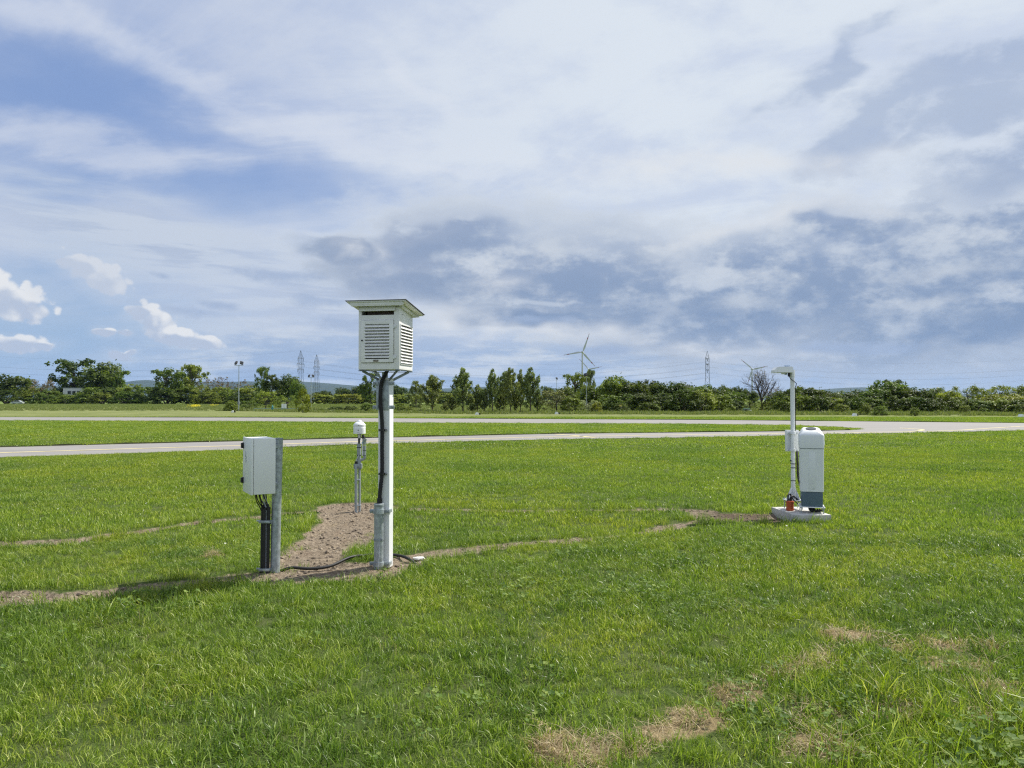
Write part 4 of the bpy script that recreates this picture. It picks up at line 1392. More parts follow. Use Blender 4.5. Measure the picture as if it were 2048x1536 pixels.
# ================================================================== GREY ENCLOSURE ON PIPE
def enclosure():
    D = 7.42
    X = (554 - CX) / F_PX * D
    root = empty('control_cabinet', (X, D, 0), 0, 'light grey control cabinet with black latches mounted on a galvanised pipe', 'control cabinet')
    MB().tube([(-.010, 0, -.1), (.001, 0, .6), (.014, 0, 1.27)], .045, 24).build('pipe_post', M['galv'], root, 40)
    MB().tube([(.014, 0, 1.268), (.0141, 0, 1.284)], .047, 24).build('pipe_cap', M['galv_dark'], root, 40)
    A = R(30)
    T = Matrix.Translation((.037, 0, 0)) @ Matrix.Rotation(A, 4, 'Z') @ Matrix.Translation((-.185, -.13, 0))
    z0, z1 = .765, 1.292
    bw, bd = .222, .39     # local x (enclosure depth), local y (enclosure width)
    bx0 = -bw / 2
    b = MB()
    b.box((.012, bd / 2, (z0 + z1) / 2), (bw - .024, bd - .006, z1 - z0 - .006), .004)
    b.box((bx0 + .0215, bd / 2, (z0 + z1) / 2), (.008, bd - .03, z1 - z0 - .03))
    b.build('cabinet_body', M['enclosure'], root, 40, T)
    d = MB().box((bx0 + .008, bd / 2, (z0 + z1) / 2), (.019, bd, z1 - z0), .004)
    door = d.build('door', M['enclosure'], root, 40, T)
    for z in (z1 - .082, z0 + .11):
        l = MB().box((bx0 - .012, bd - .020, z), (.024, .034, .050), .004).box((bx0 - .003, bd - .020, z), (.010, .050, .058), .003)
        l.build('latch', M['black'], door, 40, T)
    # faded printed mark on the door: a hooked stroke over a few marks set sideways
    mk = MB()
    zc = z1 - .155
    arc = [(0.011 * math.sin(t) , .024 * math.cos(t)) for t in np.linspace(-.2, 1.9, 7)]
    pts = [(bx0 - .0022, bd * .55 + .050 - a * 2, zc + c_) for a, c_ in arc]
    mk.tube(pts, .0022, 4)
    for k, (dy, dz, hh) in enumerate(((.0, -.02, .022), (.03, -.036, .026), (.008, -.05, .020), (.035, -.066, .014), (.012, -.078, .014))):
        mk.box((bx0 - .002, bd * .55 + .045 - dy, zc + dz), (.001, .020, hh), 0, (R(18), 0, 0))
    mk.build('door_print', M['galv_dark'], door, None, T)
    br = MB()
    for z in (z0 + .09, z1 - .08):
        br.box((bw / 2 + .014, .13, z), (.030, .20, .034), .002)
        br.box((bw / 2 + .028, .045, z), (.006, .03, .05), .001)
    br.build('wall_bracket', M['galv'], root, 40, T)
    # cables out of the cabinet floor, into three upright black conduits
    co = [(-.124, -.026), (-.097, -.046), (-.066, -.044), (-.092, -.006)]
    bot = T @ Vector((.0, .12, z0 + .004))
    rs = random.Random(4)
    for k in range(9):
        s = Vector((bot.x + (k - 4) * .010, bot.y + rs.uniform(-.03, .03), z0 + .01))
        c = co[k % 4]
        e = Vector((c[0] + rs.uniform(-.006, .006), c[1] + rs.uniform(-.006, .006), .60))
        pts = bez(s, s + Vector((-.012 + k * .004, 0, -.10)), e + Vector((-.03 + k * .008, 0, .07)), e + Vector((0, 0, -.03)), 12)
        MB().tube(pts, .0055, 6).build('cable', M['grey_cable'] if k in (2, 5, 7) else M['black'], root, 60)
    for k, (x, y) in enumerate(co):
        z = (.645, .625, .63, .65)[k]
        o = MB()
        o.tube([(x, y, -.06), (x + .002, y, .3), (x + .006, y, z)], .0185, 14)
        o.build('conduit', M['black'], root, 50)
    for k in (0, 1):
        a = co[k]
        MB().tube([(a[0] + .017 + .004, a[1] - .016, 0), (a[0] + .02, a[1] - .016, .6)], .0018, 5).build('tie_wire', M['grey_cable'], root)
    for z in (.49, .035):
        c = MB()
        c.box((-.09, -.072, z), (.10, .010, .026), .004)
        c.box((-.142, -.045, z), (.010, .05, .026), .003)
        c.box((-.043, -.045, z), (.010, .05, .026), .003)
        c.box((-.035, -.03, z - .01), (.03, .012, .038), .003)
        c.box((-.160, -.04, z + .006), (.03, .012, .014), .002)
        c.build('pipe_clamp', M['galv'], root, 40)
    return root


enclosure()


# ================================================================== DOMED SENSOR ON TWIN POLE
def domed_sensor():
    D = 11.62
    s = F_PX / D
    X = (716 - CX) / s
    def xo(px): return (px - 716) / s
    def zo(py): return CAM_H - (py - HOR) / s
    root = empty('domed_sensor', (X, D, 0), 0, 'white domed lightning sensor on a twin grey pole in bare soil', 'weather sensor')
    bx = xo(719.3)
    r = 12 / s
    z0, z1 = zo(867), zo(840)
    H = z1 - z0
    dome = MB().lathe([(r * .90, z0 + .004), (r, z0), (r, z0 + H * .30), (r * .972, z0 + H * .31), (r * .972, z0 + H * .335), (r, z0 + H * .345), (r, z0 + H * .50), (r * .985, z0 + H * .51),
                       (r * .985, z0 + H * .54), (r, z0 + H * .55), (r, z0 + H * .655), (r * .96, z0 + H * .69), (r * .58, z0 + H * .86), (r * .40, z0 + H * .875), (r * .38, z0 + H * .89)], 40)
    do = dome.build('dome', M['white_metal'], root, 35)
    do.location = (bx, 0, 0)
    MB().lathe([(r * .36, 0), (r * .35, H * .05), (r * .24, H * .10), (r * .06, H * .125)], 24).build('knob', M['white_metal'], do, 50).location = (0, 0, z0 + H * .885)
    MB().box((.003, -r - .0005, z0 + H * .62), (.020, .004, .005)).build('slot', M['dark_hole'], do)
    # emblem and maker's name
    em = MB()
    zc = z0 + H * .255
    ring = [(.0135, 0), (.006, .0085), (-.006, .0085), (-.0135, 0), (-.006, -.0085), (.006, -.0085)]
    inn = [(a * .42, c_ * .42) for a, c_ in ring]
    yf = lambda a: -math.sqrt(r * r - a * a) - .0008
    em.add([(a, yf(a), zc + c_) for a, c_ in ring] + [(a, yf(a), zc + c_) for a, c_ in inn], [(i, (i + 1) % 6, 6 + (i + 1) % 6, 6 + i) for i in range(6)])
    em.build('emblem', M['black_line'], do)
    cu = bpy.data.curves.new('lettering', 'FONT')
    cu.body = 'VAISALA'
    cu.size = .0115
    cu.align_x = 'CENTER'
    cu.extrude = .0004
    tmp = bpy.data.objects.new('lettering', cu)
    COL.objects.link(tmp)
    bpy.context.view_layer.update()
    me = bpy.data.meshes.new_from_object(tmp.evaluated_get(bpy.context.evaluated_depsgraph_get()))
    bpy.data.objects.remove(tmp)
    for v in me.vertices:
        a, zz = v.co.x, v.co.y
        v.co = (a, yf(a) - .0005, zz + z0 + H * .085)
    me.materials.clear()
    link('lettering', me, M['black_line'], do)
    MB().lathe([(.012, zo(868.5)), (.034, zo(868.2)), (.034, zo(866.8)), (.02, zo(866.5))], 24).build('collar_ring', M['black'], root).location = (bx, 0, 0)
    MB().lathe([(.020, zo(888)), (.020, zo(878)), (.028, zo(869)), (.030, zo(868))], 20).build('neck', M['white_metal'], root, 50).location = (bx, 0, 0)
    MB().box((bx - .001, -.024, zo(882)), (.030, .012, zo(876) - zo(887)), .003).build('terminal_block', M['black'], root)
    for dx in (-.018, .016):
        MB().tube(bez((bx + dx, -.028, zo(869)), (bx + dx * 1.6, -.03, zo(873)), (bx + dx * .3, -.034, zo(876)), (bx + dx * .3, -.03, zo(880)), 8), .0028, 6).build('cable', M['black'], root)
    px_ = xo(718.4)
    MB().tube([(px_, 0, zo(937)), (px_, 0, zo(887.5))], .031, 20).tube([(px_, 0, zo(889)), (px_, 0, zo(886.8))], .034, 20).build('upper_pole', M['pvc'], root, 40)
    for py in (894.5, 910):
        MB().tube([(px_, 0, zo(py + .7)), (px_, 0, zo(py - .7))], .034, 18).build('band', M['black'], root)
    MB().box((xo(716.8), -.005, zo(932)), (16 / s, .07, 10 / s), .006).build('pole_clamp', M['galv_dark'], root, 40)
    for px, top, r_, y_ in ((713.5, 927, .0215, -.035), (719.4, 930, .018, .01)):
        MB().tube([(xo(px) + .004, y_, -.08), (xo(px) + .002, y_, .4), (xo(px), y_, zo(top))], r_, 16).build('lower_pole', M['pvc'], root, 40)
    MB().tube([(xo(713.6), -.035, zo(927)), (xo(713.6), -.035, zo(922))], .020, 14).build('pole_end', M['black'], root, 40)
    MB().tube(bez((xo(713.6), -.035, zo(923)), (xo(714), -.04, zo(919)), (xo(717), -.042, zo(915)), (xo(719.8), -.036, zo(909)), 8), .006, 6).build('cable', M['grey_cable'], root)
    for py, w_ in ((959, 9), (1010, 13)):
        MB().box((xo(716.5), -.012, zo(py)), (w_ / s, .06, .018), .004).build('pole_clip', M['galv'], root, 40)
    # elbowed side arm with plug
    e = xo(730)
    MB().tube([(px_, 0, zo(921)), (xo(724), 0, zo(919.5)), (xo(728), -.006, zo(918)), (e, -.01, zo(915.5)), (e, -.01, zo(910)), (e, -.01, zo(891))], .0215, 14).build('side_arm', M['pvc'], root, 50)
    for py in (900.5, 911):
        MB().tube([(e, -.01, zo(py + .5)), (e, -.01, zo(py - .5))], .0235, 14).build('band', M['black'], root)
    MB().tube([(xo(725.5), -.012, zo(911)), (xo(725.7), -.012, zo(890)), (xo(726.5), -.012, zo(884))], .0085, 8).build('white_tube', M['white_metal'], root, 50)
    MB().tube([(e, -.012, zo(889)), (xo(729.4), -.014, zo(882)), (xo(730.5), -.014, zo(877))], [.024, .030, .034], 14).build('plug', M['galv'], root, 40)
    MB().tube([(xo(729), -.016, zo(878)), (xo(727.6), -.02, zo(873)), (xo(726.8), -.02, zo(869))], [.026, .024, .014], 12).build('connector', M['black'], root, 40)
    MB().tube(bez((xo(726), -.03, zo(887)), (xo(725), -.035, zo(882)), (xo(728), -.036, zo(880)), (xo(728.4), -.034, zo(885)), 8), .005, 6).build('blue_lead', M['blue_cable'], root)
    return root


domed_sensor()

# ================================================================== CONCRETE PAD WITH PILLAR AND POLE
PAD_YAW = R(4)
pad_c = Vector((4.081, 10.925, 0))
pad = MB().box((0, 0, .0), (.50, .82, .165), .006)
pad_o = pad.build('concrete_pad', M['concrete'], None, 40)
pad_o.location = (pad_c.x, pad_c.y, 0)
pad_o.rotation_euler = (0, 0, PAD_YAW)
tag(pad_o, 'pale concrete footing slab under the instrument pillar and slim pole', 'concrete slab')
PAD_Z = .0825


def pillar():
    root = empty('instrument_pillar', (4.192, 10.80, PAD_Z), R(-17), 'tall pale grey instrument pillar with dark top window on blue grey base', 'cloud sensor')
    w0 = .275
    zb0, zb1, zs0, zs1, zt = .09, .32, .300, 1.085, 1.165
    pl = MB().box((0, 0, zb0 - .004), (.33, .33, .010), .002)
    pl.build('base_plate', M['white_metal'], root, 40)
    for sx in (-1, 1):
        for sy in (-1, 1):
            st = MB().tube([(0, 0, -.004), (0, 0, .105)], .006, 10).tube([(0, 0, .092), (0, 0, .104)], .012, 6).tube([(0, 0, .070), (0, 0, .080)], .012, 6)
            st.tube([(0, 0, -.001), (0, 0, .006)], .014, 10)
            o = st.build('threaded_leg', M['galv'], root, 40)
            o.location = (sx * .145, sy * .145, 0)
    MB().box((0, 0, (zb0 + zb1) / 2 + .001), (w0, w0, zb1 - zb0), .010).build('base_box', M['base_blue'], root, 40)
    # shield: rounded square loft, a little wider upwards, two stacked shells, chamfered crown
    def ring(w, d, rad, z, n=6):
        r = []
        for (sx, sy, a0) in ((1, -1, -90), (1, 1, 0), (-1, 1, 90), (-1, -1, 180)):
            for k in range(n + 1):
                a = R(a0 + 90 * k / n)
                r.append((sx * (w / 2 - rad) + rad * math.cos(a), sy * (d / 2 - rad) + rad * math.sin(a), z))
        return r
    def loft(rings, capb=False, capt=True):
        mb = MB()
        n = len(rings[0])
        fs = [(i * n + j, i * n + (j + 1) % n, (i + 1) * n + (j + 1) % n, (i + 1) * n + j) for i in range(len(rings) - 1) for j in range(n)]
        if capb: fs.append(tuple(range(n - 1, -1, -1)))
        if capt: fs.append(tuple((len(rings) - 1) * n + j for j in range(n)))
        return mb.add([p for r in rings for p in r], fs)
    tilt = lambda r: [(x_, y_, z_ + .20 * y_) for x_, y_, z_ in r]
    TW = Matrix.Translation((0, 0, zt)) @ Matrix.Rotation(math.atan(.20), 4, 'X') @ Matrix.Translation((0, 0, -zt))
    zj = .915
    low = loft([ring(.288, .29, .022, zs0 + .004), ring(.296, .298, .026, zs0), ring(.300, .30, .028, zs0 + .12), ring(.312, .312, .030, zj), ring(.300, .30, .03, zj + .001)], True, True)
    low.box((0, -.1525, .60), (.085, .006, .52), .003)
    low.build('lower_shield', M['shield'], root, 40)
    up = loft([ring(.300, .30, .03, zj - .012), ring(.318, .318, .030, zj - .014), ring(.324, .324, .034, zs1 - .012), ring(.316, .316, .040, zs1 + .004), tilt(ring(.236, .236, .046, zt - .016)), tilt(ring(.212, .212, .05, zt - .004))], True, True)
    loft([ring(.3145, .3145, .030, zj - .024), ring(.3145, .3145, .030, zj - .0145)], True, True).build('seam', M['galv_dark'], root)
    uo = up.build('upper_shield', M['shield'], root, 40)
    wn = MB().lathe([(.062, zt - .008), (.072, zt - .006), (.072, zt + .003), (.064, zt + .004)], 28, TW @ Matrix.Diagonal((1, 1.15, 1, 1)))
    wn.build('window_rim', M['black'], uo, 40)
    MB().lathe([(.060, zt - .004), (.060, zt + .0055)], 28, TW @ Matrix.Diagonal((1, 1.15, 1, 1))).build('window', M['glass'], uo)
    for sx in (-1, 1):
        MB().box((sx * .163, -.06, zj + .05), (.014, .035, .055), .004).build('catch', M['shield'], uo, 40)
        for z in (.78, .42):
            MB().box((sx * (.153 if z > .5 else .150), -.03, z), (.012, .02, .03), .003).build('catch', M['galv_dark'], uo, 40)
    for k in range(4):
        a = Vector((-.03 + k * .022, .02, zb0 - .006))
        MB().tube(bez(a, a + Vector((-.02, -.03, -.07)), a + Vector((.05, -.05, -.10)), a + Vector((.08 + k * .01, .03, -.05)), 10), .012, 8).build('cable', M['black'], root, 60)


pillar()


def weather_pole():
    D = 11.12
    X = (1585 - CX) / F_PX * D
    s = F_PX / D
    def xo(px): return (px - 1585) / s
    def zo(py): return CAM_H - (py - HOR) / s - PAD_Z
    WM = M['white_metal']
    root = empty('weather_pole', (X, D, PAD_Z), 0, 'slim white pole carrying a hooded sensor head beside the instrument pillar', 'weather sensor')
    zf = zo(999)
    MB().box((0, 0, zf), (.24, .19, .012), .002, (0, 0, PAD_YAW)).build('flange', WM, root, 40)
    for sx, sy in ((-1, -1), (1, -1), (1, 1), (-1, 1)):
        p = Matrix.Rotation(PAD_YAW, 3, 'Z') @ Vector((sx * .100, sy * .075, 0))
        MB().tube([(p.x, p.y, -.004), (p.x, p.y, zf + .03)], .007, 8).tube([(p.x, p.y, zf + .006), (p.x, p.y, zf + .018)], .013, 6).build('anchor_bolt', M['galv'], root, 40)
    zt = zo(741)
    MB().tube([(0, 0, zf), (0, 0, zt)], .0300, 24).build('tube', WM, root, 40)
    for a in (0, 90, 180, 270):
        g = MB()
        m_ = Matrix.Rotation(R(a) + PAD_YAW + R(35), 4, 'Z')
        g.add([(.034, -.003, zf + .006), (.105, -.003, zf + .006), (.105, -.003, zf + .02), (.036, -.003, zf + .175), (.034, .003, zf + .006), (.105, .003, zf + .006), (.105, .003, zf + .02), (.036, .003, zf + .175)],
              [(0, 1, 2, 3), (7, 6, 5, 4), (0, 4, 5, 1), (1, 5, 6, 2), (2, 6, 7, 3), (3, 7, 4, 0)], m_)
        g.build('gusset', WM, root)
    MB().tube([(0, 0, zo(753.5)), (0, 0, zt + .006)], .0340, 24).build('tube_cap', WM, root, 40)
    # supply box strapped behind the tube
    za, zb = zo(903), zo(860.5)
    MB().box((xo(1586.9), .075, (za + zb) / 2), (24.5 / s, .075, zb - za), .004).build('supply_box', WM, root, 40)
    for py in (866, 900):
        c = MB()
        c.lathe([(.0365, -.017), (.041, -.017), (.041, .017), (.0365, .017)], 20, Matrix.Translation((0, 0, zo(py))))
        c.box((-.058, .012, zo(py)), (.036, .012, .034), .002).box((.058, .012, zo(py)), (.036, .012, .034), .002)
        co = c.build('strap', WM, root, 40)
        for sx in (-1, 1):
            MB().tube([(sx * .060, .004, zo(py)), (sx * .060, -.010, zo(py))], .009, 6).build('bolt', M['galv'], co)
    for py in (927, 935, 960.5):
        MB().lathe([(.036, -.004), (.038, -.004), (.038, .004), (.036, .004)], 18, Matrix.Translation((0, 0, zo(py)))).build('cable_tie', M['black'], root)
    MB().box((-.042, -.015, zo(921)), (.018, .014, .022), .003).build('clip', M['black'], root)
    # sensor head: hooded box, seen from its side, open end to the left
    z0, z1 = zo(745), zo(734)
    hx0, hx1 = xo(1549), xo(1583.3)
    hd = MB()
    yw = .085
    def sec(x, t, b, w):
        return [(x, -w, b), (x, w, b), (x, w * .86, t), (x, -w * .86, t)]
    rings = [sec(hx0 + .012, z1 - .006, z0, yw), sec(hx0 + .05, z1, z0, yw), sec(hx1 - .02, z1 + .004, z0, yw), sec(hx1, z1 - .010, z0, yw * .95)]
    vs_ = [p for r_ in rings for p in r_]
    fs = [(i * 4 + j, i * 4 + (j + 1) % 4, (i + 1) * 4 + (j + 1) % 4, (i + 1) * 4 + j) for i in range(3) for j in range(4)] + [(3, 2, 1, 0), (12, 13, 14, 15)]
    hd.add(vs_, fs)
    head = hd.build('sensor_head', WM, root)
    hood = MB()
    a = sec(hx0 + .014, z1 - .004, z0 - .004, yw + .004)
    b = sec(hx0 - .022, z0 + .032, z0 - .004, yw + .004)
    hood.add(a + b, [(0, 4, 5, 1), (1, 5, 6, 2), (2, 6, 7, 3), (3, 7, 4, 0), (4, 7, 6, 5)])
    hood.build('hood', WM, head)
    MB().box((0, 0, z0 - .003), (hx1 - hx0 - .02, .15, .008), .002).build('base_rail', WM, head).location = ((hx0 + hx1) / 2, 0, 0)
    MB().box((xo(1575), .01, z1 + .018), (9 / s, .06, .028), .004).build('rain_plate', M['lens_blue'], head, 40)
    MB().tube([(xo(1566), -.02, z0), (xo(1566), -.02, z0 - .025)], .030, 14).build('receiver', WM, head, 40)
    MB().tube([(xo(1570.5), -.03, z0), (xo(1570.5), -.03, z0 - .035)], .020, 12).build('thermometer', M['galv'], head, 40)
    MB().tube([(xo(1576.5), -.035, z0 + .004), (xo(1576.5), -.035, z0 - .06)], .018, 12).build('plug', M['black'], head, 40)
    MB().tube([(-.01, 0, zt - .03), (hx1 - .05, 0, z0 + .02)], .018, 10).build('head_stub', WM, head)
    key = [(xo(1576.5), -.035, z0 - .055), (xo(1579), -.045, z0 - .09), (xo(1586), -.05, z0 - .13), (xo(1592), -.02, z0 - .16), (xo(1592.3), .0, z0 - .185), (xo(1590.4), .0, z0 - .215), (xo(1590.6), .0, z0 - .35), (xo(1590.6), .004, zo(862))]
    MB().tube(key, .0055, 8).build('cable', M['black'], root, 60)
    # supply cables hanging between tube and pillar
    for k in range(3):
        y_ = -.02 + k * .02
        x0 = xo(1595 + k * 1.2)
        pts = bez((x0, .05, za + .01), (xo(1591.5 + k), y_, za - .05), (xo(1592 + k * 1.6), y_, za - .08), (xo(1592.3 + k * 1.8), y_, zo(930)), 8)
        pts += bez((xo(1592.3 + k * 1.8), y_, zo(930)), (xo(1592.5 + k * 1.8), y_, zo(950)), (xo(1593 + k * 1.8), y_, zo(962)), (xo(1600 + k), y_ - .05, zo(980)), 8)[1:]
        MB().tube(pts, .011, 8).build('supply_cable', M['black'], root, 60)


weather_pole()


def orange_joint():
    c = G(1580, 1021.0, PAD_Z)
    root = empty('cable_pot', (c.x, c.y, PAD_Z), R(12), 'orange plastic cable pot with black leads on the concrete slab', 'cable pot')
    o8 = lambda r: [(r * math.cos(R(22.5 + 45 * k)), r * math.sin(R(22.5 + 45 * k))) for k in range(8)]
    b = MB().prism(o8(.052), .012).prism(o8(.056), .016, Matrix.Translation((0, 0, .012))).prism(o8(.052), .078, Matrix.Translation((0, 0, .028))).prism(o8(.058), .024, Matrix.Translation((0, 0, .106))).prism(o8(.046), .006, Matrix.Translation((0, 0, .130)))
    b.build('pot', M['orange'], root)
    for k, (sx, ex, ez, w) in enumerate(((-.03, .09, .05, .012), (.018, .20, .01, .013), (.0, .17, -.02, .009))):
        p0 = Vector((sx, 0, .125))
        MB().tube(bez(p0, p0 + Vector((-.01, 0, .14 - k * .02)), Vector((ex * .4, .05, .26 - k * .05)), Vector((ex, .08, .10 + ez)), 14), w, 8).build('lead', M['black'], root, 60)


orange_joint()

# ================================================================== GROUND CABLE, STONE
def gz(p, lift=0.0):
    return Vector((p.x, p.y, float(ground_z(np.array([p.x]), np.array([p.y]))[0]) + lift))


path = [(548, 1138), (580, 1137), (620, 1136), (660, 1132), (700, 1124), (735, 1119), (770, 1117), (800, 1117), (820, 1120), (832, 1122)]
pts = [gz(G(*p), (.032 if 0 < i < len(path) - 1 else -.01)) for i, p in enumerate(path)]
sm = []
for i in range(len(pts) - 1):
    p0, p1, p2, p3 = pts[max(i - 1, 0)], pts[i], pts[i + 1], pts[min(i + 2, len(pts) - 1)]
    for k in range(6):
        t_ = k / 6
        sm.append(0.5 * ((2 * p1) + (p2 - p0) * t_ + (2 * p0 - 5 * p1 + 4 * p2 - p3) * t_ ** 2 + (3 * p1 - p0 - 3 * p2 + p3) * t_ ** 3))
sm.append(pts[-1])
cb = MB().tube(sm, .0150, 10).build('ground_cable', M['black'], None, 60)
tag(cb, 'black cable lying on the soil from the cabinet past the post', 'cable')


def rock(name, r, seed, material, flat=.6):
    b = bmesh.new()
    bmesh.ops.create_icosphere(b, subdivisions=2, radius=1)
    rs = random.Random(seed)
    ax = [Vector((rs.gauss(0, 1), rs.gauss(0, 1), rs.gauss(0, 1))).normalized() for _ in range(9)]
    for v in b.verts:
        k = min(1.0, min(.78 / max(.05, v.co.dot(a)) if v.co.dot(a) > 0 else 9 for a in ax))
        v.co = v.co * k * r * (1 + rs.uniform(-.05, .05))
        v.co.z *= flat
    me = bpy.data.meshes.new(name)
    b.to_mesh(me); b.free()
    me.materials.append(material)
    return me


for (px, py, r, sd) in ((838, 1115, .06, 3),):
    o = link('white_stone', rock('white_stone', r, sd, M['white_stone'], .45))
    o.location = gz(G(px, py), .022)
    o.scale = (1.25, .9, 1)
    tag(o, 'broken white stone lying in the grass at the cable end', 'stone')

# ================================================================== FLOODLIGHT MASTS
def floodlight(px, top, D, heads, label, group=None, hb=1.0, thin=1.0):
    base = P(px, 790, D)
    h = CAM_H + (HOR - top) / F_PX * D
    root = empty('floodlight_mast', (base.x, D, 0), 0, label, 'floodlight', group)
    MB().tube([(0, 0, -.1), (0, 0, h * .5), (0, 0, h)], [.085 * thin, .07 * thin, .05 * thin], 10).build('mast', M['galv'], root, 40)
    MB().box((0, 0, h), (heads[-1] - heads[0] + .5, .10, .08)).build('cross_bar', M['galv'], root)
    for k, hx in enumerate(heads):
        s = -1 if hx < 0 else 1
        b = MB().box((hx, -.05, h + .36), (.50, .20, .46), .03, (R(-28), R(14) * s, R(35) * s)).box((hx, 0, h + .10), (.06, .06, .2))
        lo = b.build('lamp', M['black'], root)
        MB().box((hx, -.05 - .0, h + .36), (.42, .205, .38), .02, (R(-28), R(14) * s, R(35) * s)).build('lamp_glass', M['glass'], lo)
    MB().box((0, 0, 1.2), (.25, .22, .5), .02).build('fuse_box', M['galv_dark'], root)


floodlight(477.5, 730.5, 115, (-.42, .42), 'tall grey floodlight mast with two black lamps beside the small bush')
floodlight(622, 755, 160, (-.40, .40), 'shorter floodlight mast with two lamps between the lattice pylons')
floodlight(1113.5, 759.5, 190, (0.0,), 'floodlight mast with a single lamp behind the willow bush')
floodlight(1173, 754.5, 112, (-.15,), 'floodlight mast half hidden by leaves below the front turbine', thin=.6)

# ================================================================== LATTICE PYLONS AND WIRES
def pylon(px, top, D, yaw, label, arms=((.62, 4.2), (.73, 5.2), (.84, 3.6))):
    base = P(px, 790, D)
    h = CAM_H + (HOR - top) / F_PX * D
    root = empty('lattice_pylon', (base.x, D, 0), yaw, label, 'pylon')
    def half(t):
        return 3.0 + (1.55 - 3.0) * min(1, t / .55) if t < .55 else (1.55 if t < .86 else 1.55 * (1 - (t - .86) / .145))
    levels = [0, .17, .31, .43, .53, .62, .70, .78, .86, .93, 1.0]
    legs = MB(); br = MB()
    for sx, sy in ((1, 1), (1, -1), (-1, 1), (-1, -1)):
        legs.tube([(sx * half(t), sy * half(t), t * h) for t in levels], .11, 4)
    for a, b in zip(levels[:-1], levels[1:]):
        A, B = half(a), half(b)
        for k in range(4):
            r_ = Matrix.Rotation(k * PI / 2, 3, 'Z')
            br.tube([r_ @ Vector((-A, -A, a * h)), r_ @ Vector((B, -B, b * h))], .038, 4)
            br.tube([r_ @ Vector((A, -A, a * h)), r_ @ Vector((-B, -B, b * h))], .038, 4)
    legs.build('tower_legs', M['lattice'], root)
    br.build('lattice_bracing', M['lattice'], root)
    tips = [Vector((0, 0, h))]
    for t, L in arms:
        for s in (-1, 1):
            z = t * h
            w = half(t)
            m_ = MB()
            tip = (s * (w + L), 0, z + .3)
            for sy in (-1, 1):
                m_.tube([(s * w, sy * w, z), tip], .09, 4)
                m_.tube([(s * w, sy * w, z + 1.7), tip], .09, 4)
                m_.tube([(s * (w + L * .5), sy * w * .5, z + .15), (s * (w + L * .5), sy * w * .5, z + 1.0)], .09, 4)
            a_ = m_.build('cross_arm', M['lattice'], root)
            MB().tube([tip, (tip[0], 0, tip[2] - 2.4)], .14, 6).build('insulator', M['lattice'], a_)
            tips.append(Vector((tip[0], 0, tip[2] - 2.4)))
    mt = Matrix.Translation((base.x, D, 0)) @ Matrix.Rotation(yaw, 4, 'Z')
    return [mt @ t for t in tips]


YW = R(78)
pA = pylon(601, 701, 690, YW, 'taller lattice pylon of the pair behind the broad dark tree')
pB = pylon(633, 709, 770, YW, 'shorter lattice pylon of the pair behind the second floodlight mast')
pC = pylon(1415, 702, 690, YW, 'lone lattice pylon rising over the thicket between turbines and bare tree')


def wires(A, B, sag, group, label):
    WHICH = ['peak wire', 'lowest arm wire, hill side,', 'lowest arm wire, shelter side,', 'middle arm wire, hill side,', 'middle arm wire, shelter side,', 'upper arm wire, hill side,', 'upper arm wire, shelter side,']
    for wn_, a, b in zip(WHICH, A, B):
        pts = []
        for i in range(33):
            t_ = i / 32
            p = a.lerp(b, t_)
            p.z -= sag * 4 * t_ * (1 - t_)
            pts.append(p)
        o = MB().tube(pts, .024, 4, cap=False).build('power_wire', M['lattice'], None)
        tag(o, label % wn_, 'power line', group)


off = lambda T, dx, dy, dz=0: [p + Vector((dx, dy, dz)) for p in T]
wires(pA, pC, 13, 'wires between the lone pylon and the taller pylon', '%s strung from the taller paired pylon to the lone pylon')
wires(pC, off(pC, 360, 10), 11, 'wires leaving the lone pylon over the wood', '%s leaving the lone pylon over the wood')
wires(off(pA, -330, -10), pA, 9, 'wires arriving at the taller paired pylon', '%s reaching the taller paired pylon over the tall trees')
wires(pB, off(pB, 420, 60), 14, 'wires leaving the shorter paired pylon', '%s leaving the shorter paired pylon behind the shelter')

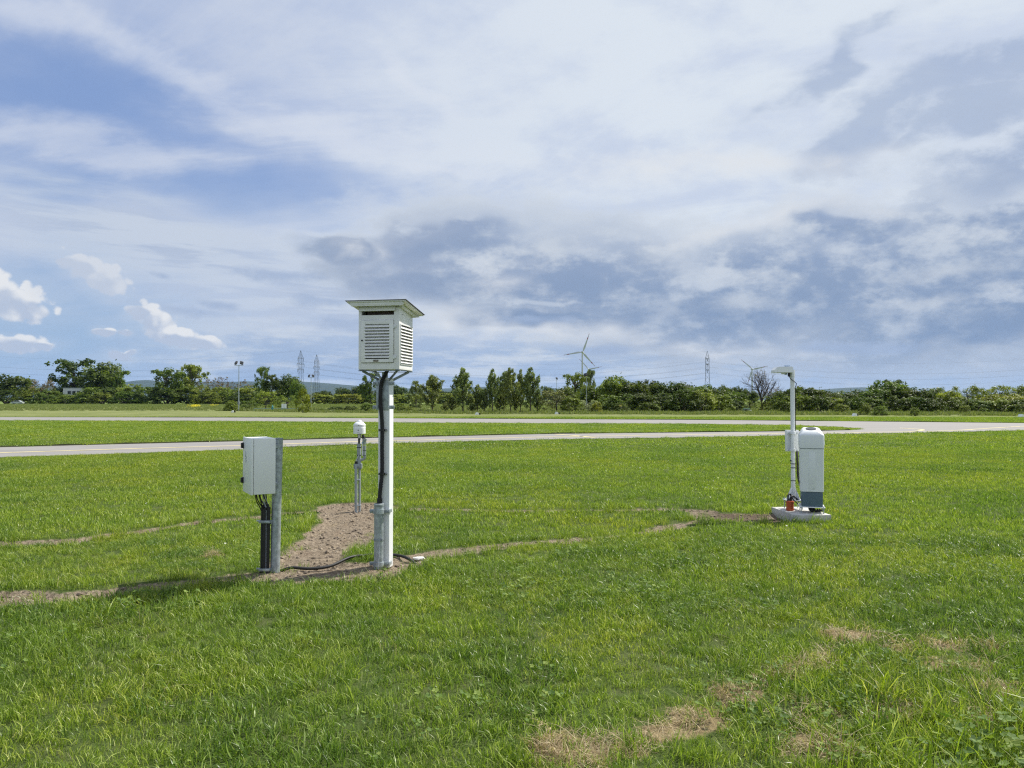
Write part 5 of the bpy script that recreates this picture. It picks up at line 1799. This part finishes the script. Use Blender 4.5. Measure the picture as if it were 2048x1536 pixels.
# ================================================================== WIND TURBINES
def turbine(hub, tips, D, label, R_m=None, yaw=0.0):
    h = P(hub[0], hub[1], D)
    root = empty('wind_turbine', (h.x, D, 0), 0, label, 'wind turbine')
    H = h.z
    MB().tube([(0, 4, -1), (0, 4, H * .5), (0, 4, H - .8)], [2.3, 1.9, 1.35], 20).build('tower', M['turbine'], root, 60)
    MB().box((0, 4.5, H + .3), (3.6, 9.5, 3.8), .9, seg=3).build('nacelle', M['turbine'], root, 40)
    hb = MB().lathe([(1.9, 0), (2.1, .8), (1.9, 2.0), (1.1, 3.0), (.2, 3.4)], 20, Matrix.Translation((0, -.2, H)) @ Matrix.Rotation(R(90), 4, 'X'))
    hb.build('hub', M['turbine'], root, 60)
    for (tx, ty) in tips:
        t = P(tx, ty, D)
        d = Vector((t.x - h.x, 0, t.z - h.z))
        L = d.length
        d.normalize()
        side = Vector((d.z, 0, -d.x))
        def station(k):
            c = 1.1 + 2.3 * math.sin(min(1, k / .22) * PI / 2) if k < .22 else 3.4 * max(0.0, 1 - (k - .22) / .78) ** .85 + .55
            return c, (0.9 if k < .06 else .55) * (1 - k) + .12
        def part(k0, k1, n, mat, nm, par, grow=0.0):
            mb = MB()
            vs_ = []
            for i in range(n + 1):
                k = k0 + (k1 - k0) * i / n
                c, th = station(k)
                c += grow; th += grow
                o_ = d * (L * k) + Vector((0, -1.2, H))
                tw = R(18) * (1 - k)
                sd = side * math.cos(tw) + Vector((0, 1, 0)) * math.sin(tw)
                nr = d.cross(sd)
                for (a, b) in ((-.35, 0), (-.15, .5), (.25, .35), (.65, 0), (.25, -.35), (-.15, -.5)):
                    vs_.append(o_ + sd * (a * c) + nr * (b * th * 2))
            fs = [(i * 6 + j, i * 6 + (j + 1) % 6, (i + 1) * 6 + (j + 1) % 6, (i + 1) * 6 + j) for i in range(n) for j in range(6)]
            fs += [(5, 4, 3, 2, 1, 0), tuple(n * 6 + j for j in range(6))]
            mb.add(vs_, fs)
            return mb.build(nm, mat, par, 60)
        bl = part(.03, 1.0, 14, M['turbine'], 'blade', root)
        part(.70, .80, 2, M['turbine_red'], 'red_band', bl, .05)
        part(.92, 1.001, 2, M['turbine_red'], 'red_band', bl, .05)


turbine((1165, 704), [(1178.5, 667), (1127, 710.5), (1190, 732.5)], 1540, 'front wind turbine with all three red banded blades in view')
turbine((1177, 738.5), [(1158.5, 718), (1203.5, 733), (1169, 766)], 2200, 'farther wind turbine partly hidden behind the front turbine tower')
turbine((1505, 738.5), [(1481.5, 719), (1535.5, 732), (1495, 768)], 1950, 'wind turbine whose hub sits behind the bare tree')

# ================================================================== SMALL THINGS ALONG THE FIELD
def marker(px, py, flip, where):
    c = G(px, py)
    g = 'white runway edge markers'
    root = empty('edge_marker', (c.x, c.y, 0), R(15) * flip, 'small white wedge marker with dark end, ' + where, 'marker', g)
    poly = [(-.20, 0), (.20, 0), (.10, .27), (-.05, .28)]
    mt = Matrix.Rotation(R(90), 4, 'X') @ Matrix.Translation((0, 0, -.2))
    MB().prism(poly, .4, mt).build('wedge', M['white_metal'], root)
    MB().box((.28 * flip, .03, .10), (.2, .30, .20), .01).build('dark_end', M['black'], root)


for px, py, f, wh in ((465, 825, 1, 'beside the tall floodlight mast'), (954, 829.5, 1, 'before the poplars'), (1113, 828.5, 1, 'before the grey green willow bush'),
                      (1709, 832, 1, 'before the dense wood'), (2042, 834, 1, 'before the pale feathery trees')):
    marker(px, py, f, wh)


def notice():
    D = 113
    b = P(568, 800, D)
    root = empty('notice_board', (b.x, D, 0), R(8), 'pair of small white notice boards standing beside the conical bush', 'notice board')
    z = CAM_H - (812 - HOR) / F_PX * D
    for s in (-1, 1):
        MB().box((s * .19, 0, z), (.33, .04, .62), .01).build('board', M['white_metal'], root)
        MB().tube([(s * .19, .05, -.1), (s * .19, .05, z + .3)], .03, 8).build('post', M['galv_dark'], root)


notice()


def rail():
    D = 112
    a, b = P(508, 800, D), P(600, 800, D)
    root = empty('rail_fence', (a.x, D, 0), 0, 'low pale teal rail fence in front of the white notice boards', 'fence')
    L = b.x - a.x
    MB().tube([(0, 0, .42), (L * .5, .1, .38), (L, 0, .40)], .035, 6).build('rail', M['rail_teal'], root)
    for k in range(6):
        MB().tube([(L * k / 5, .02, -.1), (L * k / 5, .02, .48)], .03, 6).build('post', M['rail_teal'], root)
    c = P(545, 800, D - .8)
    r2 = empty('hydrant', (c.x, D - .8, 0), 0, 'slim teal hydrant post standing before the rail fence', 'hydrant')
    MB().lathe([(.17, -.05), (.17, .08), (.10, .1), (.10, .55), (.15, .57), (.15, .68), (.08, .78), (.05, .95)], 14).build('barrel', M['teal'], r2, 40)
    MB().tube([(-.2, 0, .45), (.2, 0, .45)], .05, 8).build('outlet', M['teal'], r2, 40)


rail()


def yellow_sign():
    D = 99
    c = P(1241, 800, D)
    root = empty('warning_sign', (c.x, D, 0), 0, 'small yellow sign plate on a post before the dark thicket', 'sign')
    z = CAM_H - (811.5 - HOR) / F_PX * D
    MB().box((0, 0, z), (.30, .02, .24), .004).build('plate', M['yellow_sign'], root)
    MB().tube([(0, .03, -.1), (0, .03, z + .1)], .025, 8).build('post', M['galv_dark'], root)


yellow_sign()


def cart():
    D = 101
    c = P(1493, 800, D)
    root = empty('equipment_hutch', (c.x, D, 0), R(-10), 'low pale green equipment hutch under the bare tree', 'hutch')
    MB().box((0, 0, .55), (.84, .7, .06), .01).build('roof', M['green_cab'], root)
    for sx in (-1, 1):
        for sy in (-1, 1):
            MB().box((sx * .38, sy * .30, .26), (.05, .05, .54)).build('corner_post', M['green_cab'], root)
    MB().box((0, .05, .24), (.66, .5, .46), .02).build('equipment_case', M['galv_dark'], root)
    MB().box((-.1, -.21, .28), (.3, .02, .22)).build('case_window', M['glass'], root)
    c = P(1501.5, 800, D - 1)
    o = MB().box((0, 0, .17), (.30, .25, .34), .03).box((0, .16, .10), (.34, .06, .22), .01).build('white_junction_box', M['white_metal'], None, 40)
    o.location = (c.x, D - 1, 0)
    tag(o, 'small white junction box beside the pale green hutch', 'junction box')


cart()


def building():
    D = 333
    x0, x1 = P(127, 790, D).x, P(164, 790, D).x
    h = CAM_H + (HOR - 776) / F_PX * D
    w = x1 - x0
    root = empty('white_building', ((x0 + x1) / 2, D, 0), R(6), 'flat roofed white building with three windows half hidden by shrubs', 'building')
    MB().box((0, 2.5, h / 2), (w, 5, h)).build('wall', M['wall_white'], root)
    MB().box((0, 2.5, h + .06), (w + .3, 5.3, .16)).build('roof', M['galv_dark'], root)
    for k in (-1, 0, 1):
        wi = MB()
        for dx, dz, sx, sz in ((-.62, 0, .14, 1.5), (.62, 0, .14, 1.5), (0, .68, 1.1, .14), (0, -.68, 1.1, .14), (0, 0, .08, 1.2)):
            wi.box((dx, 0, dz), (sx, .12, sz))
        o = wi.build('window', M['galv_dark'], root)
        o.location = (k * 1.9 + .5, -.06, h - 2.0)
        MB().box((0, .05, 0), (1.1, .04, 1.22)).build('pane', M['glass'], o)


building()


def car():
    D = 296
    c = P(35, 800, D)
    root = empty('parked_car', (c.x, D, 0), R(8), 'silver car parked at the field edge below the round dark tree', 'car')
    prof = [(-2.1, .35), (-2.1, .75), (-1.95, .92), (-1.2, 1.0), (-.55, 1.45), (.75, 1.48), (1.45, 1.0), (2.05, .88), (2.12, .6), (2.1, .35)]
    mt = Matrix.Rotation(R(90), 4, 'X') @ Matrix.Translation((0, 0, -.85))
    MB().prism(prof, 1.7, mt).build('body', M['silver'], root)
    g = MB()
    g.prism([(-1.05, 1.02), (-.50, 1.40), (.05, 1.41), (.05, 1.02)], 1.72, Matrix.Rotation(R(90), 4, 'X') @ Matrix.Translation((0, 0, -.86)))
    g.prism([(.15, 1.02), (.15, 1.41), (.70, 1.42), (1.30, 1.02)], 1.72, Matrix.Rotation(R(90), 4, 'X') @ Matrix.Translation((0, 0, -.86)))
    g.build('window', M['glass'], root)
    for sx in (-1.3, 1.3):
        for sy in (-.8, .8):
            w = MB().tube([(sx, sy - .1, .32), (sx, sy + .1, .32)], .32, 18).build('wheel', M['tyre'], root, 40)
            MB().tube([(sx, sy - .11, .32), (sx, sy + .11, .32)], .19, 14).build('rim', M['galv'], w, 40)
    for sy in (-.55, .55):
        MB().box((2.07, sy, .74), (.1, .3, .14), .02).build('headlight', M['white_metal'], root)


car()

# ================================================================== GRASS AND SMALL GROWTH (instanced tufts)
def blades(n, rad, hmin, hmax, wid, rs, lean=.45, lie=False, seg=3):
    V, Q, T, C = [], [], [], []
    for i in range(n):
        a = rs.uniform(0, 2 * PI)
        rr = rad * math.sqrt(rs.random())
        x, y = rr * math.cos(a), rr * math.sin(a)
        h = hmin + (hmax - hmin) * rs.random() ** 1.5
        th = rs.uniform(0, 2 * PI)
        dx, dy = math.cos(th), math.sin(th)
        w = wid * rs.uniform(.6, 1.3)
        ln = lean * rs.uniform(.1, 1.3)
        b0 = len(V)
        tone = rs.random() ** 1.2
        ph = rs.uniform(-.9, .9)
        sx, sy = -dy * math.cos(ph) + dx * math.sin(ph), dx * math.cos(ph) + dy * math.sin(ph)
        for k in range(seg):
            t = k / seg
            if lie:
                ox, oz = h * t, .006 + .02 * math.sin(PI * t) * rs.uniform(.3, 1)
            else:
                ox, oz = ln * h * t * t, h * t * (1 - .18 * ln * t * t)
            ww = w * (1 - .55 * t) / 2
            V.append((x + dx * ox + sx * ww, y + dy * ox + sy * ww, oz - (0 if k else .008)))
            V.append((x + dx * ox - sx * ww, y + dy * ox - sy * ww, oz - (0 if k else .008)))
        ox, oz = (h, .004) if lie else (ln * h, h * (1 - .18 * ln))
        V.append((x + dx * ox, y + dy * ox, oz))
        for k in range(seg - 1):
            Q.append((b0 + 2 * k, b0 + 2 * k + 1, b0 + 2 * k + 3, b0 + 2 * k + 2))
            C.append(tone)
        T.append((b0 + 2 * seg - 2, b0 + 2 * seg - 1, b0 + 2 * seg))
    tq = C
    tt = [C[i * (seg - 1)] for i in range(n)]
    return V, Q, T, tq + tt


def weed(rs, n=11, rad=.10, size=.017):
    V, Q, C = [], [], []
    for i in range(n):
        a = rs.uniform(0, 2 * PI)
        rr = rad * math.sqrt(rs.random())
        z = rs.uniform(.03, .10)
        c = np.array([rr * math.cos(a), rr * math.sin(a), z])
        nrm = np.array([rs.normal() * .35, rs.normal() * .35, 1.0]); nrm /= np.linalg.norm(nrm)
        t = np.cross(nrm, [math.sin(a), math.cos(a), .2]); t /= np.linalg.norm(t)
        b = np.cross(nrm, t)
        s = size * rs.uniform(.5, 1.2)
        tone = rs.random()
        lob = 5
        for k in range(lob):
            a0 = 2 * PI * (k + .1) / (lob + .6); a1 = 2 * PI * (k + 1.0) / (lob + .6); am = (a0 + a1) / 2
            b0 = len(V)
            f = lambda an, r_: c + (t * math.cos(an) + b * math.sin(an)) * r_ * s + nrm * (.25 * s * r_)
            V += [c, f(a0, .8), f(am, 1.05), f(a1, .8)]
            Q.append((b0, b0 + 1, b0 + 2, b0 + 3)); C.append(tone)
    return V, Q, C


def tuft_collection(name, meshes):
    col = bpy.data.collections.new(name)
    for i, me in enumerate(meshes):
        o = bpy.data.objects.new('%s_%02d' % (name, i), me)
        col.objects.link(o)
    return col


def scatter(name, label, pts, scl, rotz, tilt, vid, col, cat=None):
    n = len(pts)
    me = bpy.data.meshes.new(name)
    me.vertices.add(n)
    me.vertices.foreach_set('co', np.asarray(pts, np.float32).ravel())
    a = me.attributes.new('scl', 'FLOAT', 'POINT'); a.data.foreach_set('value', np.asarray(scl, np.float32))
    a = me.attributes.new('vid', 'INT', 'POINT'); a.data.foreach_set('value', np.asarray(vid, np.int32))
    e = np.zeros((n, 3), np.float32)
    e[:, :2] = tilt
    e[:, 2] = rotz
    a = me.attributes.new('eul', 'FLOAT_VECTOR', 'POINT'); a.data.foreach_set('vector', e.ravel())
    o = link(name, me)
    ng = bpy.data.node_groups.new(name, 'GeometryNodeTree')
    ng.interface.new_socket('Geometry', in_out='INPUT', socket_type='NodeSocketGeometry')
    ng.interface.new_socket('Geometry', in_out='OUTPUT', socket_type='NodeSocketGeometry')
    gi, go = ng.nodes.new('NodeGroupInput'), ng.nodes.new('NodeGroupOutput')
    ip = ng.nodes.new('GeometryNodeInstanceOnPoints')
    ci = ng.nodes.new('GeometryNodeCollectionInfo')
    ci.inputs['Collection'].default_value = col
    ci.inputs['Separate Children'].default_value = True
    ci.inputs['Reset Children'].default_value = True
    def attr(nm, t):
        x = ng.nodes.new('GeometryNodeInputNamedAttribute'); x.data_type = t
        x.inputs['Name'].default_value = nm
        return x.outputs['Attribute']
    L = ng.links.new
    L(gi.outputs[0], ip.inputs['Points'])
    L(ci.outputs[0], ip.inputs['Instance'])
    ip.inputs['Pick Instance'].default_value = True
    L(attr('vid', 'INT'), ip.inputs['Instance Index'])
    er = ng.nodes.new('FunctionNodeEulerToRotation')
    L(attr('eul', 'FLOAT_VECTOR'), er.inputs[0])
    L(er.outputs[0], ip.inputs['Rotation'])
    L(attr('scl', 'FLOAT'), ip.inputs['Scale'])
    L(ip.outputs[0], go.inputs[0])
    md = o.modifiers.new('scatter', 'NODES')
    md.node_group = ng
    tag(o, label, cat, None, 'stuff')
    return o


def point_in_road(x, y):
    px = np.array([p.x for p in ROAD_POLY]); py = np.array([p.y for p in ROAD_POLY])
    ins = np.zeros(x.shape, bool)
    j = len(px) - 1
    for i in range(len(px)):
        c = ((py[i] > y) != (py[j] > y)) & (x < (px[j] - px[i]) * (y - py[i]) / (py[j] - py[i] + 1e-12) + px[i])
        ins ^= c
        j = i
    return ins


def sample(d0, d1, dens, margin=1.15, extra=1.6):
    wid = lambda d: .665 * margin * d + extra
    area_max = 2 * wid(d1) * (d1 - d0)
    n = int(area_max * dens)
    y = rng.uniform(d0, d1, n)
    x = rng.uniform(-wid(d1), wid(d1), n)
    k = np.abs(x) < wid(y)
    return x[k], y[k]


def in_pad(x, y, grow=0.0):
    c, s = math.cos(-PAD_YAW), math.sin(-PAD_YAW)
    u = (x - pad_c.x) * c - (y - pad_c.y) * s
    v = (x - pad_c.x) * s + (y - pad_c.y) * c
    return (np.abs(u) < .25 + grow) & (np.abs(v) < .41 + grow)


def tufts(n, nb, rad, hmin, hmax, wid, material, seed, lean=.45, lie=False, seg=3):
    out = []
    for i in range(n):
        rs = np.random.default_rng(seed + i)
        V, Q, T, C = blades(nb, rad, hmin, hmax, wid, rs, lean, lie, seg)
        me = np_mesh('tuft', V, Q if len(Q) else None, C, T)
        me.materials.append(material)
        out.append(me)
    return out


def lay(name, label, x, y, scl, col, nv, tilt=.12, lift=0.0, pick=None):
    n = len(x)
    z = ground_z(x, y) + lift
    vid = rng.integers(0, nv, n)
    if pick is not None: vid = np.where(pick >= 0, pick, vid)
    scatter(name, label, np.stack([x, y, z], -1), scl, rng.uniform(0, 6.283, n), rng.normal(0, tilt, (n, 2)), vid, col)


def height_var(x, y):
    return .55 + .80 * fbm2(x * 1.1, y * 1.1, 51, 4)


# near, mid and far sward
c_near = tuft_collection('sward_near', tufts(8, 30, .085, .022, .074, .0043, M['grass'], 100, .95) + tufts(3, 18, .080, .030, .088, .0065, M['grass_dark'], 150, 1.0))
x, y = sample(2.6, 9.5, 250)
s_ = soil_at(x, y)
k = ((s_ < rng.normal(-.05, .03, len(x))) | ((rng.random(len(x)) < .10) & (s_ < .10)) | (rng.random(len(x)) < .012)) & (dry_at(x, y) < rng.uniform(.0, .9, len(x))) & ~in_pad(x, y, -.02)
x, y = x[k], y[k]
right = np.clip((x - .9) / 1.2, 0, 1) * np.clip((5.2 - y) / 1.2, 0, 1)
lay('lawn_grass', 'short green grass of the foreground lawn', x, y, height_var(x, y) * (1 + .75 * right * fbm2(x * 2, y * 2, 81)), c_near, 8, .2, 0.0, np.where(fbm2(x * 1.7, y * 1.7, 77, 4) + rng.normal(0, .08, len(x)) > .62, 8 + rng.integers(0, 3, len(x)), -1))
c_mid = tuft_collection('sward_mid', tufts(8, 26, .11, .025, .075, .0085, M['grass'], 200, .8, seg=2))
x, y = sample(9.5, 26, 105)
k = (soil_at(x, y) < rng.normal(-.07, .03, len(x))) & ~in_pad(x, y, .06) & ~point_in_road(x, y)
x, y = x[k], y[k]
lay('lawn_grass', 'short green grass of the middle lawn', x, y, height_var(x, y) * .95, c_mid, 8, .2)
c_far = tuft_collection('sward_far', tufts(5, 46, .34, .025, .075, .020, M['grass'], 300, .8, seg=2))
x, y = sample(26, 74, 13)
k = ~point_in_road(x, y)
x, y = x[k], y[k]
lay('lawn_grass', 'short green grass between and beyond the taxiways', x, y, height_var(x * .4, y * .4) * .9, c_far, 5)
# longer rank grass: lips of the trenches, around posts and in the lower right corner
c_tall = tuft_collection('sward_tall', tufts(6, 34, .09, .07, .20, .0055, M['grass'], 400, .8))
x, y = sample(2.6, 14, 60)
s_ = soil_at(x, y)
corner = np.clip((x - 1.0) / 1.0, 0, 1) * np.clip((4.9 - y) / 1.0, 0, 1)
lip = ((s_ > -.18) & (s_ < -.03)) * .75
clumpy = (fbm2(x * 1.1, y * 1.1, 61) > .60) * .12
k = (rng.random(len(x)) < np.maximum(np.maximum(corner * .55, lip), clumpy)) & (s_ < -.02) & ~in_pad(x, y, .02)
x, y = x[k], y[k]
lay('rank_grass', 'longer rank grass tufts in the lawn', x, y, rng.uniform(.55, 1.05, len(x)) * (1 + .5 * corner[k]), c_tall, 6, .2)
# weeds with rounded leaves
wm = []
for i in range(5):
    rs = np.random.default_rng(500 + i)
    V, Q, C = weed(rs)
    me = np_mesh('weed', V, Q, C)
    me.materials.append(M['weed'])
    wm.append(me)
c_weed = tuft_collection('weed_rosettes', wm)
x, y = sample(2.6, 9, 60)
cw = np.clip((x - 1.7) / .5, 0, 1) * np.clip((3.95 - y) / .35, 0, 1)
zone = np.clip((fbm2(x * 1.3, y * 1.3, 71) - .52) * 3, .02, .45) * np.clip((x + .8) / 1.6, .25, 1)
k = (rng.random(len(x)) < np.maximum(cw, zone)) & (soil_at(x, y) < -.03)
x, y = x[k], y[k]
lay('lawn_weeds', 'low round leaved weeds among the foreground grass', x, y, rng.uniform(.6, 1.1, len(x)) * (1 + .7 * cw[k]), c_weed, 5)
# dry straw
c_straw = tuft_collection('straw', tufts(5, 42, .10, .06, .20, .0035, M['straw'], 600, .9, True) + tufts(2, 20, .08, .04, .14, .0035, M['straw'], 650, 1.3))
x, y = sample(2.6, 9, 150)
k = (dry_at(x, y) > rng.uniform(.05, .55, len(x)))
x, y = x[k], y[k]
lay('dry_straw', 'dry straw lying in the thin lawn patches', x, y, rng.uniform(.5, 1.0, len(x)), c_straw, 7, .25, .012)
x, y = sample(2.6, 8, 16)
k = rng.random(len(x)) < .12 + .5 * np.clip((x - .8) / 1.5, 0, 1) * np.clip((5.5 - y) / 1.5, 0, 1)
x, y = x[k], y[k]
lay('dry_stalks', 'scattered dry bent stalks in the grass', x, y, rng.uniform(.4, .9, len(x)), tuft_collection('stalks', tufts(4, 5, .10, .08, .22, .003, M['straw'], 680, 1.3)), 4, .25, .01)
# soil clods and pale crumbs
clods = [rock('clod', 1.0, 40 + i, paint('soil_clod_%d' % i, cc, .95, .25, 3.0), .65) for i, cc in enumerate([(.17, .132, .094), (.22, .175, .128), (.10, .076, .055), (.30, .245, .18)])]
c_clod = tuft_collection('clods', clods)
x, y = sample(4.5, 13, 420)
k = soil_at(x, y) > rng.uniform(-.01, .10, len(x))
x, y = x[k], y[k]
lay('soil_clods', 'brown clods and crumbs of soil on the bare ground', x, y, .003 + .024 * rng.random(len(x)) ** 5, c_clod, 4, .4)
x, y = sample(4.5, 13, 40)
k = soil_at(x, y) > rng.uniform(-.01, .10, len(x))
x, y = x[k], y[k]
lay('soil_straw', 'bits of dry straw on the bare soil', x, y, rng.uniform(.25, .6, len(x)), tuft_collection('soil_bits', tufts(4, 10, .12, .04, .14, .003, M['straw'], 720, .9, True)), 4, .1, .004)
# daisies
fl = []
for i in range(2):
    V, Q, C = [], [], []
    for kx in range(7):
        a0, a1 = 2 * PI * kx / 7, 2 * PI * (kx + .8) / 7
        b0 = len(V)
        V += [(0, 0, .07), (.012 * math.cos(a0), .012 * math.sin(a0), .074), (.015 * math.cos((a0 + a1) / 2), .015 * math.sin((a0 + a1) / 2), .072), (.012 * math.cos(a1), .012 * math.sin(a1), .074)]
        Q.append((b0, b0 + 1, b0 + 2, b0 + 3)); C.append(.5)
    me = np_mesh('daisy', V, Q, C)
    me.materials.append(M['petal'] if i == 0 else M['yellow_petal'])
    fl.append(me)
c_fl = tuft_collection('flower_heads', fl[:1])
x, y = sample(6.5, 34, .16)
k = (soil_at(x, y) < -.05) & ~point_in_road(x, y)
x, y = x[k], y[k]
lay('daisies', 'tiny white daisies dotted in the lawn', x, y, rng.uniform(.5, .9, len(x)) * (1 + y / 40), c_fl, 1, .3)
# yellow flowers in the far field
pp = [G(rng.normal(388, 5), rng.uniform(816.5, 819.5)) for _ in range(160)] + [G(rng.normal(428, 4), rng.uniform(815.5, 816.5)) for _ in range(40)]
x, y = np.array([p.x for p in pp]), np.array([p.y for p in pp])
lay('yellow_flowers', 'patch of yellow flowers in the far rough grass', x, y, rng.uniform(4, 9, len(x)), tuft_collection('yellow_heads', fl[1:]), 1, .3, .2)
# coarse field grass and weeds in front of the woods
M['field'] = leaf_material('field_grass', False, [(0.0, (0.11, 0.15, 0.035)), (0.6, (0.19, 0.225, 0.07)), (1.0, (0.36, 0.36, 0.17))], 0.3, 0.6)
c_rough = tuft_collection('rough_growth', tufts(5, 40, .5, .12, .40, .06, M['field'], 800, .5, False, 2))
xs, ys = [], []
x, y = sample(79, 118, 2.2, 1.05, 4)
k = (y > 2539 / (np.interp(x / y * F_PX + CX, [0, 450, 620, 900, 1200, 2048], [817, 822, 825, 828, 829, 832]) - 800)) & (rng.random(len(x)) < .75)
x, y = x[k], y[k]
lay('field_weeds', 'coarse uncut grass and weeds before the woods', x, y, rng.uniform(.5, 1.25, len(x)) * (.55 + .9 * fbm2(x * .15, y * .3, 91)), c_rough, 5, .15)
x, y = sample(118, 300, .40, 1.0, 4)
lay('field_weeds', 'coarse uncut grass of the far field', x, y, rng.uniform(.5, 1.0, len(x)), c_rough, 5, .15)

# ================================================================== HAZE
hz = MB().box((0, 6500, 175), (26000, 13400, 352))
ho = hz.build('haze', None)
ho.data.materials.clear()
hm = bpy.data.materials.new('thin_air')
hm.use_nodes = True
nt = hm.node_tree
nt.nodes.clear()
ho_ = nt.nodes.new('ShaderNodeOutputMaterial')
pv = nt.nodes.new('ShaderNodeVolumePrincipled')
pv.inputs['Color'].default_value = (0.30, 0.56, 1.0, 1)
pv.inputs['Density'].default_value = 0.000026
pv.inputs['Anisotropy'].default_value = 0.1
nt.links.new(pv.outputs[0], ho_.inputs['Volume'])
ho.data.materials.append(hm)
tag(ho, 'thin blue air between the field and the hills', 'haze', None, 'stuff')
